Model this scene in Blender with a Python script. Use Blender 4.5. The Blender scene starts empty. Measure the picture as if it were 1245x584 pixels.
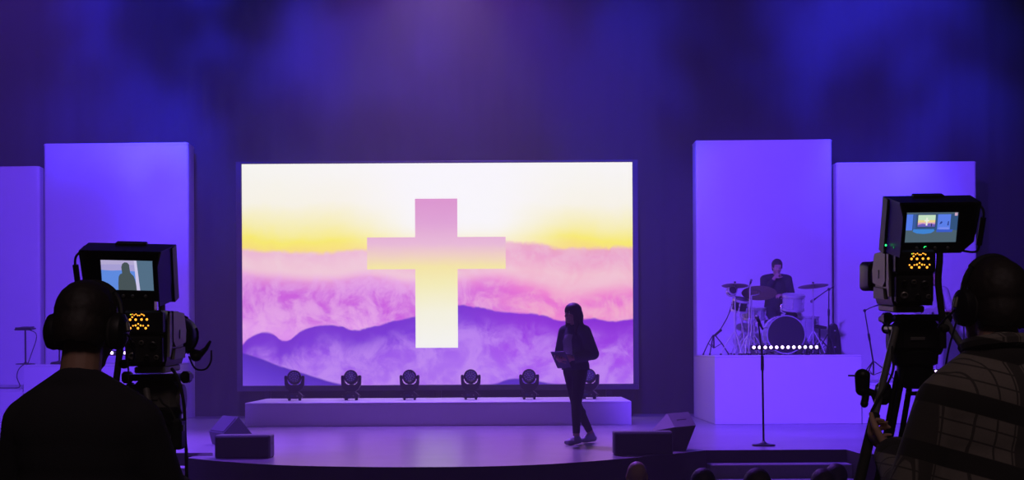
HAZE = 0.0095
SCREEN = 1.12
import bpy, bmesh, math, random
from mathutils import Vector, Matrix, Euler, noise as mnoise

random.seed(7)
SC = bpy.context.scene
COL = SC.collection
PI = math.pi

# ---------------------------------------------------------------- camera model
F, CX, HY = 1632.0, 622.5, 425.0          # focal length (px), principal point, horizon row
EYE = 2.10                                # eye height above the hall floor
ROLL = math.radians(0.30)
ZS = 0.96                                 # stage height
ZP = 0.50                                 # height of the camera platform


def P(px, py, d):
    """the world point seen at pixel (px, py) of the 1245x584 frame, at distance d along the view axis"""
    a, b = px - CX, py - HY
    dx = a * math.cos(ROLL) - b * math.sin(ROLL)
    dy = a * math.sin(ROLL) + b * math.cos(ROLL)
    return Vector((dx * d / F, d, EYE - dy * d / F))


def PF(px, py, z):
    """the world point seen at pixel (px, py) on the horizontal plane at height z"""
    a, b = px - CX, py - HY
    dx = a * math.cos(ROLL) - b * math.sin(ROLL)
    dy = a * math.sin(ROLL) + b * math.cos(ROLL)
    d = (EYE - z) * F / dy
    return Vector((dx * d / F, d, z))


V = Vector


# ---------------------------------------------------------------- materials
def lin(c):
    return tuple((x / 255 / 12.92) if x / 255 <= 0.04045 else ((x / 255 + 0.055) / 1.055) ** 2.4 for x in c)


def new_mat(name):
    m = bpy.data.materials.new(name)
    m.use_nodes = True
    nt = m.node_tree
    nt.nodes.clear()
    out = nt.nodes.new('ShaderNodeOutputMaterial')
    return m, nt, out


def mat(name, col, rough=0.6, metal=0.0, var=0.12, scale=40.0, bump=0.0, spec=0.5, sheen=0.0, coat=0.0):
    m, nt, out = new_mat(name)
    b = nt.nodes.new('ShaderNodeBsdfPrincipled')
    tc = nt.nodes.new('ShaderNodeTexCoord')
    nz = nt.nodes.new('ShaderNodeTexNoise')
    nz.inputs['Scale'].default_value = scale
    nz.inputs['Detail'].default_value = 3
    nt.links.new(tc.outputs['Object'], nz.inputs['Vector'])
    mx = nt.nodes.new('ShaderNodeMix')
    mx.data_type = 'RGBA'
    mx.inputs[6].default_value = (*[c * (1 - var) for c in col], 1)
    mx.inputs[7].default_value = (*[min(1, c * (1 + var)) for c in col], 1)
    nt.links.new(nz.outputs['Fac'], mx.inputs[0])
    nt.links.new(mx.outputs[2], b.inputs['Base Color'])
    b.inputs['Roughness'].default_value = rough
    b.inputs['Metallic'].default_value = metal
    b.inputs['Specular IOR Level'].default_value = spec
    b.inputs['Sheen Weight'].default_value = sheen
    b.inputs['Coat Weight'].default_value = coat
    if bump:
        bp = nt.nodes.new('ShaderNodeBump')
        bp.inputs['Strength'].default_value = bump
        bp.inputs['Distance'].default_value = 0.01
        nt.links.new(nz.outputs['Fac'], bp.inputs['Height'])
        nt.links.new(bp.outputs['Normal'], b.inputs['Normal'])
    nt.links.new(b.outputs[0], out.inputs[0])
    return m


def emit(name, col, strength):
    m, nt, out = new_mat(name)
    e = nt.nodes.new('ShaderNodeEmission')
    e.inputs[0].default_value = (*col, 1)
    e.inputs[1].default_value = strength
    nt.links.new(e.outputs[0], out.inputs[0])
    return m


# ---------------------------------------------------------------- mesh builder
class MB:
    def __init__(self):
        self.v, self.f, self.mi = [], [], []

    def add(self, vs, fs, mi=0, M=None):
        b = len(self.v)
        self.v += [(M @ V(p)) if M is not None else V(p) for p in vs]
        self.f += [tuple(b + i for i in f) for f in fs]
        self.mi += [mi] * len(fs)
        return self

    def box(self, c, s, ch=0.0, R=None, mi=0):
        """box with chamfered edges; c centre, s full size, R a rotation"""
        hx, hy, hz = s[0] / 2, s[1] / 2, s[2] / 2
        M = Matrix.Translation(c) @ (R.to_4x4() if R is not None else Matrix.Identity(4))
        if ch <= 0:
            vs = [(x * hx, y * hy, z * hz) for x in (-1, 1) for y in (-1, 1) for z in (-1, 1)]
            fs = [(0, 1, 3, 2), (4, 6, 7, 5), (0, 4, 5, 1), (2, 3, 7, 6), (0, 2, 6, 4), (1, 5, 7, 3)]
            return self.add(vs, fs, mi, M)
        ch = min(ch, hx * .9, hy * .9, hz * .9)
        vs, idx = [], {}
        for x in (-1, 1):
            for y in (-1, 1):
                for z in (-1, 1):
                    for k in range(3):
                        p = [x * (hx - ch), y * (hy - ch), z * (hz - ch)]
                        p[k] += (x, y, z)[k] * ch
                        idx[(x, y, z, k)] = len(vs)
                        vs.append(p)
        fs = []
        S = [(-1, -1), (1, -1), (1, 1), (-1, 1)]
        for k in range(3):
            o = [i for i in range(3) if i != k]
            for s_ in (-1, 1):
                q = []
                for a, b in S:
                    c_ = [0, 0, 0]
                    c_[k], c_[o[0]], c_[o[1]] = s_, a, b
                    q.append(idx[(*c_, k)])
                fs.append(tuple(q))
        for k in range(3):
            o = [i for i in range(3) if i != k]
            for a in (-1, 1):
                for b in (-1, 1):
                    c0, c1 = [0] * 3, [0] * 3
                    c0[k], c1[k] = -1, 1
                    c0[o[0]] = c1[o[0]] = a
                    c0[o[1]] = c1[o[1]] = b
                    fs.append((idx[(*c0, o[0])], idx[(*c1, o[0])], idx[(*c1, o[1])], idx[(*c0, o[1])]))
        for x in (-1, 1):
            for y in (-1, 1):
                for z in (-1, 1):
                    fs.append(tuple(idx[(x, y, z, k)] for k in range(3)))
        return self.add(vs, fs, mi, M)

    def cyl(self, p0, p1, r0, r1=None, n=16, mi=0, cap=True):
        p0, p1 = V(p0), V(p1)
        r1 = r0 if r1 is None else r1
        z = (p1 - p0).normalized()
        x = z.orthogonal().normalized()
        y = z.cross(x)
        vs = []
        for p, r in ((p0, r0), (p1, r1)):
            for i in range(n):
                a = 2 * PI * i / n
                vs.append(p + x * (math.cos(a) * r) + y * (math.sin(a) * r))
        fs = [(i, (i + 1) % n, n + (i + 1) % n, n + i) for i in range(n)]
        if cap:
            fs += [tuple(range(n))[::-1], tuple(range(n, 2 * n))]
        return self.add(vs, fs, mi)

    def tube(self, pts, r, n=8, mi=0):
        pts = [V(p) for p in pts]
        rs = r if isinstance(r, (list, tuple)) else [r] * len(pts)
        vs, fs = [], []
        t = (pts[1] - pts[0]).normalized()
        x = t.orthogonal().normalized()
        for i, p in enumerate(pts):
            if 0 < i < len(pts) - 1:
                t = ((pts[i + 1] - p).normalized() + (p - pts[i - 1]).normalized()).normalized()
            elif i == len(pts) - 1:
                t = (p - pts[i - 1]).normalized()
            x = (x - t * x.dot(t)).normalized()
            y = t.cross(x)
            for k in range(n):
                a = 2 * PI * k / n
                vs.append(p + x * (math.cos(a) * rs[i]) + y * (math.sin(a) * rs[i]))
        for i in range(len(pts) - 1):
            for k in range(n):
                a, b = i * n + k, i * n + (k + 1) % n
                fs.append((a, b, b + n, a + n))
        fs += [tuple(range(n))[::-1], tuple(range(len(vs) - n, len(vs)))]
        return self.add(vs, fs, mi)

    def lathe(self, prof, M=None, n=28, mi=0):
        """profile of (r, z) from one end of the axis to the other, spun round z"""
        vs, fs = [], []
        for r, z in prof:
            for i in range(n):
                a = 2 * PI * i / n
                vs.append((max(r, 1e-5) * math.cos(a), max(r, 1e-5) * math.sin(a), z))
        for j in range(len(prof) - 1):
            for i in range(n):
                a, b = j * n + i, j * n + (i + 1) % n
                fs.append((a, b, b + n, a + n))
        fs += [tuple(range(n))[::-1], tuple(range(len(vs) - n, len(vs)))]
        return self.add(vs, fs, mi, M)

    def ball(self, c, r, R=None, nu=20, nv=12, mi=0):
        r = r if isinstance(r, (tuple, list)) else (r, r, r)
        M = Matrix.Translation(c) @ (R.to_4x4() if R is not None else Matrix.Identity(4))
        vs, fs = [(0, 0, -r[2])], []
        for j in range(1, nv):
            a = -PI / 2 + PI * j / nv
            for i in range(nu):
                b = 2 * PI * i / nu
                vs.append((r[0] * math.cos(a) * math.cos(b), r[1] * math.cos(a) * math.sin(b), r[2] * math.sin(a)))
        vs.append((0, 0, r[2]))
        for i in range(nu):
            k = (i + 1) % nu
            fs.append((0, 1 + k, 1 + i))
            for j in range(nv - 2):
                a = 1 + j * nu
                fs.append((a + i, a + k, a + nu + k, a + nu + i))
            a = 1 + (nv - 2) * nu
            fs.append((a + i, a + k, len(vs) - 1))
        return self.add(vs, fs, mi, M)

    def capsule(self, p0, r0, p1, r1, n=14, mi=0):
        p0, p1 = V(p0), V(p1)
        z = (p1 - p0)
        L = z.length
        if L < 1e-6:
            return self.ball(p0, max(r0, r1))
        z.normalize()
        x = z.orthogonal().normalized()
        y = z.cross(x)
        M = Matrix(((x.x, y.x, z.x, p0.x), (x.y, y.y, z.y, p0.y), (x.z, y.z, z.z, p0.z), (0, 0, 0, 1)))
        prof = [(r0 * math.cos(a), r0 * math.sin(a)) for a in [-PI / 2 + PI / 2 * i / 5 for i in range(6)]]
        prof += [(r1 * math.cos(a), L + r1 * math.sin(a)) for a in [PI / 2 * i / 5 for i in range(6)]]
        return self.lathe(prof, M, n, mi)

    def prism(self, poly, h, M=None, mi=0):
        """closed outline in local xy, extruded from z=0 to z=h"""
        n = len(poly)
        vs = [(x, y, 0) for x, y in poly] + [(x, y, h) for x, y in poly]
        fs = [tuple(range(n))[::-1], tuple(range(n, 2 * n))] + [(i, (i + 1) % n, n + (i + 1) % n, n + i) for i in range(n)]
        return self.add(vs, fs, mi, M)

    def extrude(self, pts, vec, mi=0):
        """closed outline of 3-D points, extruded along vec"""
        n = len(pts)
        pts = [V(p) for p in pts]
        vs = pts + [p + V(vec) for p in pts]
        fs = [tuple(range(n))[::-1], tuple(range(n, 2 * n))] + [(i, (i + 1) % n, n + (i + 1) % n, n + i) for i in range(n)]
        return self.add(vs, fs, mi)

    def hull(self, pts, mi=0):
        bm = bmesh.new()
        for p in pts:
            bm.verts.new(p)
        bmesh.ops.convex_hull(bm, input=bm.verts)
        bm.verts.index_update()
        vs = [v.co.copy() for v in bm.verts]
        fs = [tuple(v.index for v in f.verts) for f in bm.faces]
        bm.free()
        return self.add(vs, fs, mi)

    def mesh(self, name, mats, smooth=35.0):
        me = bpy.data.meshes.new(name)
        me.from_pydata([tuple(p) for p in self.v], [], self.f)
        bm = bmesh.new()
        bm.from_mesh(me)
        bmesh.ops.recalc_face_normals(bm, faces=bm.faces)
        bm.to_mesh(me)
        bm.free()
        for m in (mats if isinstance(mats, (list, tuple)) else [mats]):
            me.materials.append(m)
        if any(self.mi):
            me.polygons.foreach_set('material_index', self.mi)
        if smooth:
            me.polygons.foreach_set('use_smooth', [True] * len(me.polygons))
            me.set_sharp_from_angle(angle=math.radians(smooth))
        me.update()
        return me

    def build(self, name, mats, parent=None, world=False, smooth=35.0, loc=None):
        if world:
            off, q = V((0, 0, 0)), parent
            while q is not None:
                off += q.location
                q = q.parent
            if loc is not None:
                off += V(loc)
            self.v = [p - off for p in self.v]
        o = bpy.data.objects.new(name, self.mesh(name, mats, smooth))
        COL.objects.link(o)
        if loc is not None:
            o.location = loc
        if parent is not None:
            o.parent = parent
        return o


def tag(o, label=None, cat=None, group=None, kind=None):
    if label:
        o['label'] = label
    if cat:
        o['category'] = cat
    if group:
        o['group'] = group
    if kind:
        o['kind'] = kind
    return o


def thing(name, label, cat, loc=(0, 0, 0), rz=0.0, group=None):
    o = bpy.data.objects.new(name, None)
    COL.objects.link(o)
    o.empty_display_size = 0.1
    o.location = loc
    o.rotation_euler = (0, 0, rz)
    return tag(o, label, cat, group)


def dup(root, loc=None, rz=None, label=None):
    r = root.copy()
    COL.objects.link(r)
    if loc is not None:
        r.location = loc
    if rz is not None:
        r.rotation_euler = (0, 0, rz)
    if label:
        r['label'] = label
    for ch in list(root.children):
        c = ch.copy()
        COL.objects.link(c)
        c.parent = r
        for g in list(ch.children):
            d = g.copy()
            COL.objects.link(d)
            d.parent = c
    return r


def struct(o):
    o['kind'] = 'structure'
    return o


def Rx(a): return Matrix.Rotation(math.radians(a), 3, 'X')
def Ry(a): return Matrix.Rotation(math.radians(a), 3, 'Y')
def Rz(a): return Matrix.Rotation(math.radians(a), 3, 'Z')


def curve_pts(pts, n=8):
    """Catmull-Rom through the points"""
    pts = [V(p) for p in pts]
    q = [pts[0] * 2 - pts[1]] + pts + [pts[-1] * 2 - pts[-2]]
    out = []
    for i in range(1, len(q) - 2):
        for k in range(n):
            t = k / n
            a, b, c, d = q[i - 1], q[i], q[i + 1], q[i + 2]
            out.append(0.5 * ((2 * b) + (c - a) * t + (2 * a - 5 * b + 4 * c - d) * t * t + (3 * b - a - 3 * c + d) * t ** 3))
    out.append(pts[-1])
    return out


# ---------------------------------------------------------------- palette
M_BLACK = mat('black_plastic', (.010, .010, .012), .45, var=.2, spec=.35)
M_BLACKM = mat('black_metal', (.02, .02, .023), .35, .6, var=.2)
M_RUBBER = mat('black_rubber', (.012, .012, .012), .8)
M_CHROME = mat('chrome', (.78, .78, .80), .30, .55, var=.05)
M_GREYP = mat('grey_camera_shell', (.24, .24, .245), .5, var=.1)
M_GREYM = mat('grey_metal', (.22, .21, .2), .4, .5, var=.1)
M_WHITEF = mat('white_stretch_cloth', (.80, .80, .80), .85, var=.02, scale=6, bump=.02)
M_WHITEP = mat('white_painted_panel', (.74, .74, .74), .7, var=.03, scale=8)
M_CURTAIN = mat('dark_velour', (.024, .025, .030), .95, var=.12, scale=12, spec=.1)
M_CARPET = mat('dark_carpet', (.02, .02, .022), .95, var=.3, scale=80)
M_STEP = mat('dark_step_carpet', (.24, .24, .245), .9, var=.25, scale=60)
M_STAGE = mat('stage_floor_paint', (.28, .27, .28), .27, var=.12, scale=2, spec=.55, bump=.015)
M_FASCIA = mat('stage_fascia_black', (.012, .012, .014), .9, spec=.2)
M_CABINET = mat('speaker_cabinet_paint', (.10, .10, .11), .6, var=.25, scale=120, bump=.1)
M_GRILLE = mat('speaker_grille_mesh', (.008, .008, .009), .7, var=.4, scale=200, bump=.2)
M_DRUM = mat('pale_drum_shell', (.62, .62, .66), .25, .25, var=.1, scale=60, coat=.5)
M_DRUMHEAD = mat('drum_head_film', (.7, .7, .7), .5)
M_DRUMBLACK = mat('black_drum_head', (.03, .03, .035), .35)
M_CYMBAL = mat('bronze_cymbal', (.34, .27, .15), .34, .8, var=.15, scale=20)
M_SKIN = mat('skin_light', (.55, .33, .25), .55, var=.06, scale=60)
M_SKIN2 = mat('skin_tan', (.42, .24, .17), .55, var=.06, scale=60)
M_HAIR = mat('dark_hair', (.02, .014, .011), .6, var=.5, scale=300, bump=.12)
M_EYE = mat('eye_white', (.7, .7, .7), .3)
# ================================================================ room
YB = 23.30
def slab(name, c, s, m, ch=0.0):
    return struct(MB().box(c, s, ch).build(name, m))

slab('floor', (0, 11.5, -0.05), (28, 32, 0.1), M_CARPET)
slab('wall_back', (0, YB + 0.45, 5), (28, 0.2, 10.2), M_CURTAIN)
slab('wall_left', (-13.1, 11.5, 5), (0.2, 32, 10.2), M_CURTAIN)
slab('wall_right', (13.1, 11.5, 5), (0.2, 32, 10.2), M_CURTAIN)
slab('ceiling', (0, 11.5, 10.15), (28, 32, 0.1), M_FASCIA)
slab('platform_floor', (0, 2.4, ZP / 2), (7.0, 5.6, ZP), M_CARPET, .01)

# ---- stage: thrust front edge traced on the stage plane, notches for the steps
edge = [(-12.9, 14.45), (-5.15, 14.45), (-5.15, 15.0), (-3.46, 15.0), (-3.46, 14.30)]
cv = [(-3.46, 14.30), (-3.05, 13.88), (-2.37, 13.38), (-1.65, 13.13), (-0.95, 13.04), (-.25, 13.08), (.40, 13.32), (1.05, 13.83), (1.65, 14.42), (2.15, 14.98)]
edge += [(p.x, p.y) for p in curve_pts([(x, y, 0) for x, y in cv], 6)][1:]
edge += [(2.16, 15.0), (3.73, 15.0), (3.73, 14.34), (12.9, 14.34), (12.9, YB + .3), (-12.9, YB + .3)]
s = MB()
n = len(edge)
s.add([(x, y, 0) for x, y in edge] + [(x, y, ZS) for x, y in edge], [tuple(range(n, 2 * n))], 0)
s.add([(x, y, 0) for x, y in edge] + [(x, y, ZS) for x, y in edge], [(i, (i + 1) % n, n + (i + 1) % n, n + i) for i in range(n)], 1)
me = bpy.data.meshes.new('stage_floor')
me.from_pydata([tuple(p) for p in s.v], [], s.f)
me.materials.append(M_STAGE); me.materials.append(M_FASCIA)
me.polygons.foreach_set('material_index', s.mi)
st = bpy.data.objects.new('stage_floor', me)
COL.objects.link(st); struct(st)

def steps(x0, x1, label):
    t = thing('stage_steps', label, 'steps', ((x0 + x1) / 2, 14.7, 0), group=None)
    w = x1 - x0 - .01
    for k in range(5):
        top = .82 - .15 * k
        y1 = 14.99 - .28 * k
        MB().box((0, y1 - .14 - 14.7, top / 2), (w, .278, top), .008).build('tread', M_STEP, t)
    return t
steps(2.16, 3.73, 'dark steps set into the stage front below the tall thin microphone stand')
steps(-5.15, -3.46, 'dark steps set into the stage front beside the camera operator in a plain dark sweater')

# ---- curtain with soft folds across the back
c = MB()
NX = 520
prof = []
for i in range(NX + 1):
    x = -12.95 + 25.9 * i / NX
    a = .016 * math.sin(x * 9.0 + 1.3 * math.sin(x * .7)) + .007 * math.sin(x * 21.0 + 2 * math.sin(x * 1.1))
    prof.append((x, YB + .08 + a))
vs = [(x, y, ZS + .005) for x, y in prof] + [(x, y, 10.05) for x, y in prof] + [(x, y + .03, ZS + .005) for x, y in prof] + [(x, y + .03, 10.05) for x, y in prof]
N1 = NX + 1
fs = [(i, i + 1, N1 + i + 1, N1 + i) for i in range(NX)] + [(2 * N1 + i, 3 * N1 + i, 3 * N1 + i + 1, 2 * N1 + i + 1) for i in range(NX)]
fs += [(i, 2 * N1 + i, 2 * N1 + i + 1, i + 1) for i in range(NX)] + [(N1 + i, N1 + i + 1, 3 * N1 + i + 1, 3 * N1 + i) for i in range(NX)]
tag(c.add(vs, fs).build('stage_curtain', M_CURTAIN), 'dark curtain covering the whole wall behind the stage', 'curtain')

# ================================================================ the video wall
DSC = 22.5
tl, tr, br, bl = P(294.5, 200, DSC), P(768.7, 197, DSC), P(770, 466.7, DSC), P(294.5, 469.7, DSC)
SX0, SX1 = (tl.x + bl.x) / 2, (tr.x + br.x) / 2
SZ0, SZ1 = (bl.z + br.z) / 2, (tl.z + tr.z) / 2
SW, SH = SX1 - SX0, SZ1 - SZ0


class NT:
    """small shorthand for shader maths"""
    def __init__(self, nt): self.nt = nt
    def _in(self, sock, v):
        if isinstance(v, bpy.types.NodeSocket): self.nt.links.new(v, sock)
        elif isinstance(v, tuple) and len(v) == 3 and sock.type == 'RGBA': sock.default_value = (*v, 1)
        else: sock.default_value = v
    def math(self, op, a, b=0.0, c=None, clamp=False):
        n = self.nt.nodes.new('ShaderNodeMath'); n.operation = op; n.use_clamp = clamp
        self._in(n.inputs[0], a); self._in(n.inputs[1], b)
        if c is not None: self._in(n.inputs[2], c)
        return n.outputs[0]
    def smooth(self, x, a, b):
        n = self.nt.nodes.new('ShaderNodeMapRange'); n.interpolation_type = 'SMOOTHSTEP'
        self._in(n.inputs[0], x); self._in(n.inputs[1], a); self._in(n.inputs[2], b)
        return n.outputs[0]
    def mix(self, f, a, b):
        n = self.nt.nodes.new('ShaderNodeMix'); n.data_type = 'RGBA'
        self._in(n.inputs[0], f); self._in(n.inputs[6], a); self._in(n.inputs[7], b)
        return n.outputs[2]
    def ramp(self, x, stops):
        n = self.nt.nodes.new('ShaderNodeValToRGB')
        e = n.color_ramp.elements
        while len(e) > 1: e.remove(e[0])
        e[0].position, e[0].color = stops[0][0], (*lin(stops[0][1]), 1)
        for p, c in stops[1:]:
            q = e.new(p); q.color = (*lin(c), 1)
        self._in(n.inputs[0], x)
        return n.outputs[0]
    def curve(self, x, pts):
        n = self.nt.nodes.new('ShaderNodeFloatCurve')
        cu = n.mapping.curves[0]
        cu.points[0].location = pts[0]; cu.points[1].location = pts[-1]
        for p in pts[1:-1]: cu.points.new(*p)
        for p in cu.points: p.handle_type = 'AUTO'
        n.mapping.update()
        self._in(n.inputs[1], x)
        return n.outputs[0]
    def noise(self, vec, scale, detail=4, rough=.55, dist=0.0):
        n = self.nt.nodes.new('ShaderNodeTexNoise')
        n.inputs['Scale'].default_value = scale; n.inputs['Detail'].default_value = detail
        n.inputs['Roughness'].default_value = rough; n.inputs['Distortion'].default_value = dist
        self._in(n.inputs['Vector'], vec)
        return n.outputs['Fac']


def uvp(pts):
    """pixel ridge points -> (u, v) on the screen picture"""
    out = []
    for x, y in pts:
        u = (x - 294.5) / 475.0
        v = ((469.7 - 3.0 * u) - y) / 269.8
        out.append((min(1, max(0, u)), min(1, max(0, v))))
    return out


def screen_material():
    m, nt, out = new_mat('video_picture')
    k = NT(nt)
    tc = nt.nodes.new('ShaderNodeTexCoord')
    sp = nt.nodes.new('ShaderNodeSeparateXYZ')
    nt.links.new(tc.outputs['Object'], sp.inputs[0])
    u = k.math('DIVIDE', sp.outputs[0], SW)          # the screen's own metres -> 0..1
    v = k.math('DIVIDE', sp.outputs[2], SH)
    vec = tc.outputs['Object']
    big = k.noise(vec, .55, 5, .6, .4)
    fine = k.noise(vec, 2.2, 9, .72, .5)
    wob = k.math('MULTIPLY', k.math('SUBTRACT', fine, .5), .05)
    bw = k.math('MULTIPLY', k.math('SUBTRACT', big, .5), .16)
    # sky: pink-white low, yellow band, cream, white
    vv = k.math('ADD', v, k.math('ADD', bw, k.math('MULTIPLY', wob, .5)))
    sky = k.ramp(vv, [(.0, (240, 190, 215)), (.55, (250, 205, 205)), (.60, (255, 226, 120)), (.655, (255, 242, 96)), (.72, (254, 246, 176)), (.82, (255, 251, 232)), (1.0, (255, 254, 246))])
    white = k.smooth(k.math('ABSOLUTE', k.math('SUBTRACT', u, .55)), .32, .08)
    whi = k.math('MULTIPLY', white, k.smooth(v, .52, .75))
    col = k.mix(whi, sky, lin((255, 254, 250)))
    # ridge of pale pink cloud
    def layer(col, pts, soft, lay, wamt=1.0):
        h = k.curve(u, uvp(pts))
        hh = k.math('ADD', h, k.math('MULTIPLY', wob, wamt))
        mask = k.smooth(k.math('SUBTRACT', hh, v), -soft, soft)
        return k.mix(mask, col, lay(k.math('SUBTRACT', hh, v))), mask
    blot = k.smooth(fine, .38, .62)
    bl2 = k.smooth(big, .38, .62)
    right = k.smooth(u, .45, .80)
    def lay1(d):
        a = k.ramp(d, [(0, (242, 188, 212)), (.05, (246, 200, 214)), (.12, (247, 206, 216)), (.2, (240, 180, 216))])
        b = k.ramp(d, [(0, (240, 168, 190)), (.04, (240, 160, 200)), (.12, (248, 190, 205)), (.2, (246, 178, 205))])
        return k.mix(k.math('MULTIPLY', blot, .35), k.mix(right, a, b), lin((250, 222, 222)))
    col, _ = layer(col, [(294, 303), (340, 306), (390, 308), (440, 304), (500, 318), (560, 322), (600, 300), (640, 295), (690, 303), (730, 301), (769, 301)], .012, lay1, 1.3)
    def lay2(d):
        a = k.ramp(d, [(0, (238, 158, 212)), (.07, (208, 96, 220)), (.16, (204, 92, 222)), (.26, (228, 150, 238)), (.34, (216, 124, 238))])
        b = k.ramp(d, [(0, (246, 140, 205)), (.06, (236, 112, 208)), (.12, (244, 140, 205)), (.2, (220, 92, 226))])
        return k.mix(k.math('MULTIPLY', blot, .62), k.mix(right, a, b), k.mix(right, lin((244, 190, 236)), lin((252, 196, 206))))
    col, _ = layer(col, [(294, 330), (340, 335), (400, 338), (450, 333), (500, 342), (560, 338), (600, 333), (650, 345), (700, 357), (735, 352), (769, 348)], .03, lay2, 1.6)
    def lay3(d):
        a = k.ramp(d, [(0, (118, 52, 206)), (.06, (122, 56, 214)), (.14, (156, 88, 234)), (.25, (172, 110, 240))])
        b = k.ramp(d, [(0, (136, 46, 212)), (.05, (146, 54, 220)), (.16, (166, 74, 236)), (.3, (172, 104, 244))])
        return k.mix(k.math('MULTIPLY', k.math('MULTIPLY', blot, .6), k.smooth(d, .02, .13)), k.mix(k.smooth(u, .5, .75), a, b), lin((206, 156, 246)))
    col, _ = layer(col, [(294, 419), (312, 407), (328, 405), (345, 414), (368, 402), (390, 396), (412, 397), (432, 402), (455, 397), (480, 390), (505, 385), (535, 376), (560, 371), (580, 374), (610, 379), (650, 382), (690, 390), (720, 387), (745, 391), (769, 388)], .006, lay3, .75)
    def lay4(d):
        return k.ramp(d, [(0, (84, 44, 184)), (.05, (92, 52, 200)), (.16, (116, 74, 222))])
    col, _ = layer(col, [(294, 430), (315, 436), (340, 446), (360, 452), (385, 460), (405, 466), (425, 476), (500, 490), (580, 476), (600, 467), (620, 461), (640, 461), (665, 466), (690, 476), (769, 480)], .006, lay4, .3)
    # the cross
    def inside(x, a, b):
        return k.math('MULTIPLY', k.math('GREATER_THAN', x, a), k.math('LESS_THAN', x, b))
    U = lambda px: (px - 294.5) / 475.0
    W = lambda py: (468.1 - py) / 269.8
    vert = k.math('MULTIPLY', inside(u, U(505), U(556.5)), inside(v, W(423), W(241.5)))
    hori = k.math('MULTIPLY', inside(u, U(446.5), U(615)), inside(v, W(327.2), W(288.3)))
    cross = k.math('MAXIMUM', vert, hori)
    cc = k.ramp(k.math('ADD', v, k.math('MULTIPLY', wob, .5)), [(W(423), (251, 251, 243)), (W(380), (251, 249, 222)), (W(345), (250, 243, 178)), (W(325), (250, 236, 156)), (W(312), (246, 216, 188)), (W(296), (238, 190, 212)), (W(270), (228, 166, 208)), (W(242), (224, 152, 200))])
    col = k.mix(cross, col, cc)
    e = nt.nodes.new('ShaderNodeEmission')
    nt.links.new(col, e.inputs[0])
    e.inputs[1].default_value = SCREEN
    nt.links.new(e.outputs[0], out.inputs[0])
    return m

vw = thing('video_wall', 'huge video screen showing a pale cross over pink and purple mountains', 'screen', (SX0, DSC, ZS))
scr = MB().box((0, 0, 0), (SW, .01, SH)).mesh('screen', screen_material(), 0)
for vtx in scr.vertices:                      # the picture's own origin at its lower corner
    vtx.co.x += SW / 2; vtx.co.z += SH / 2; vtx.co.y += .006
so = bpy.data.objects.new('screen', scr); COL.objects.link(so); so.parent = vw
so.location = (0, 0, SZ0 - ZS)
fr = MB()
FB = .095
zb, zt = SZ0 - ZS, SZ1 - ZS
for cx_, cz_, w_, h_ in ((SW / 2, zt + .02, SW + .06, .036), (SW / 2, zb - FB / 2 - .001, SW + 2 * FB, FB), (-FB / 2 - .001, (zb + zt) / 2 + .02, FB, zt - zb + .04), (SW + FB / 2 + .001, (zb + zt) / 2 + .02, FB, zt - zb + .04)):
    fr.box((cx_, .05, cz_), (w_, .13, h_), .008)
fr.box((SW / 2, .09, (zb + zt) / 2), (SW + .08, .05, zt - zb + .04))
fr.build('frame', mat('dark_screen_frame', (.045, .042, .06), .6), vw)
for i in range(5):
    x = .4 + (SW - .8) * i / 4
    MB().box((x, .10, (zb - FB) / 2), (.10, .12, zb - FB), .01).build('support_leg', M_BLACKM, vw)
MB().box((SW / 2, .17, (zb - FB) / 2), (SW, .02, zb - FB - .01)).build('skirt', M_FASCIA, vw)

# ================================================================ white cloth towers and platforms
def panel_box(name, label, cat, x0, x1, y0, y1, z0, z1, parts, m, group=None, ch=.02):
    """a box built of separate panels standing on z0"""
    t = thing(name, label, cat, ((x0 + x1) / 2, (y0 + y1) / 2, z0), group=group)
    w, d, h = x1 - x0, y1 - y0, z1 - z0
    th = .03
    names = parts
    MB().box((0, -d / 2 + th / 2, h / 2 - th / 2), (w - .002, th, h - th), .006).build(names[0], m, t)
    MB().box((0, d / 2 - th / 2, h / 2 - th / 2), (w - .002, th, h - th), .006).build(names[0], m, t)
    for sx in (-1, 1):
        MB().box((sx * (w / 2 - th / 2), 0, h / 2 - th / 2), (th, d - 2 * th, h - th), .006).build(names[1], m, t)
    MB().box((0, 0, h - th / 2), (w, d, th), .008).build(names[2], m, t)
    return t

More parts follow.
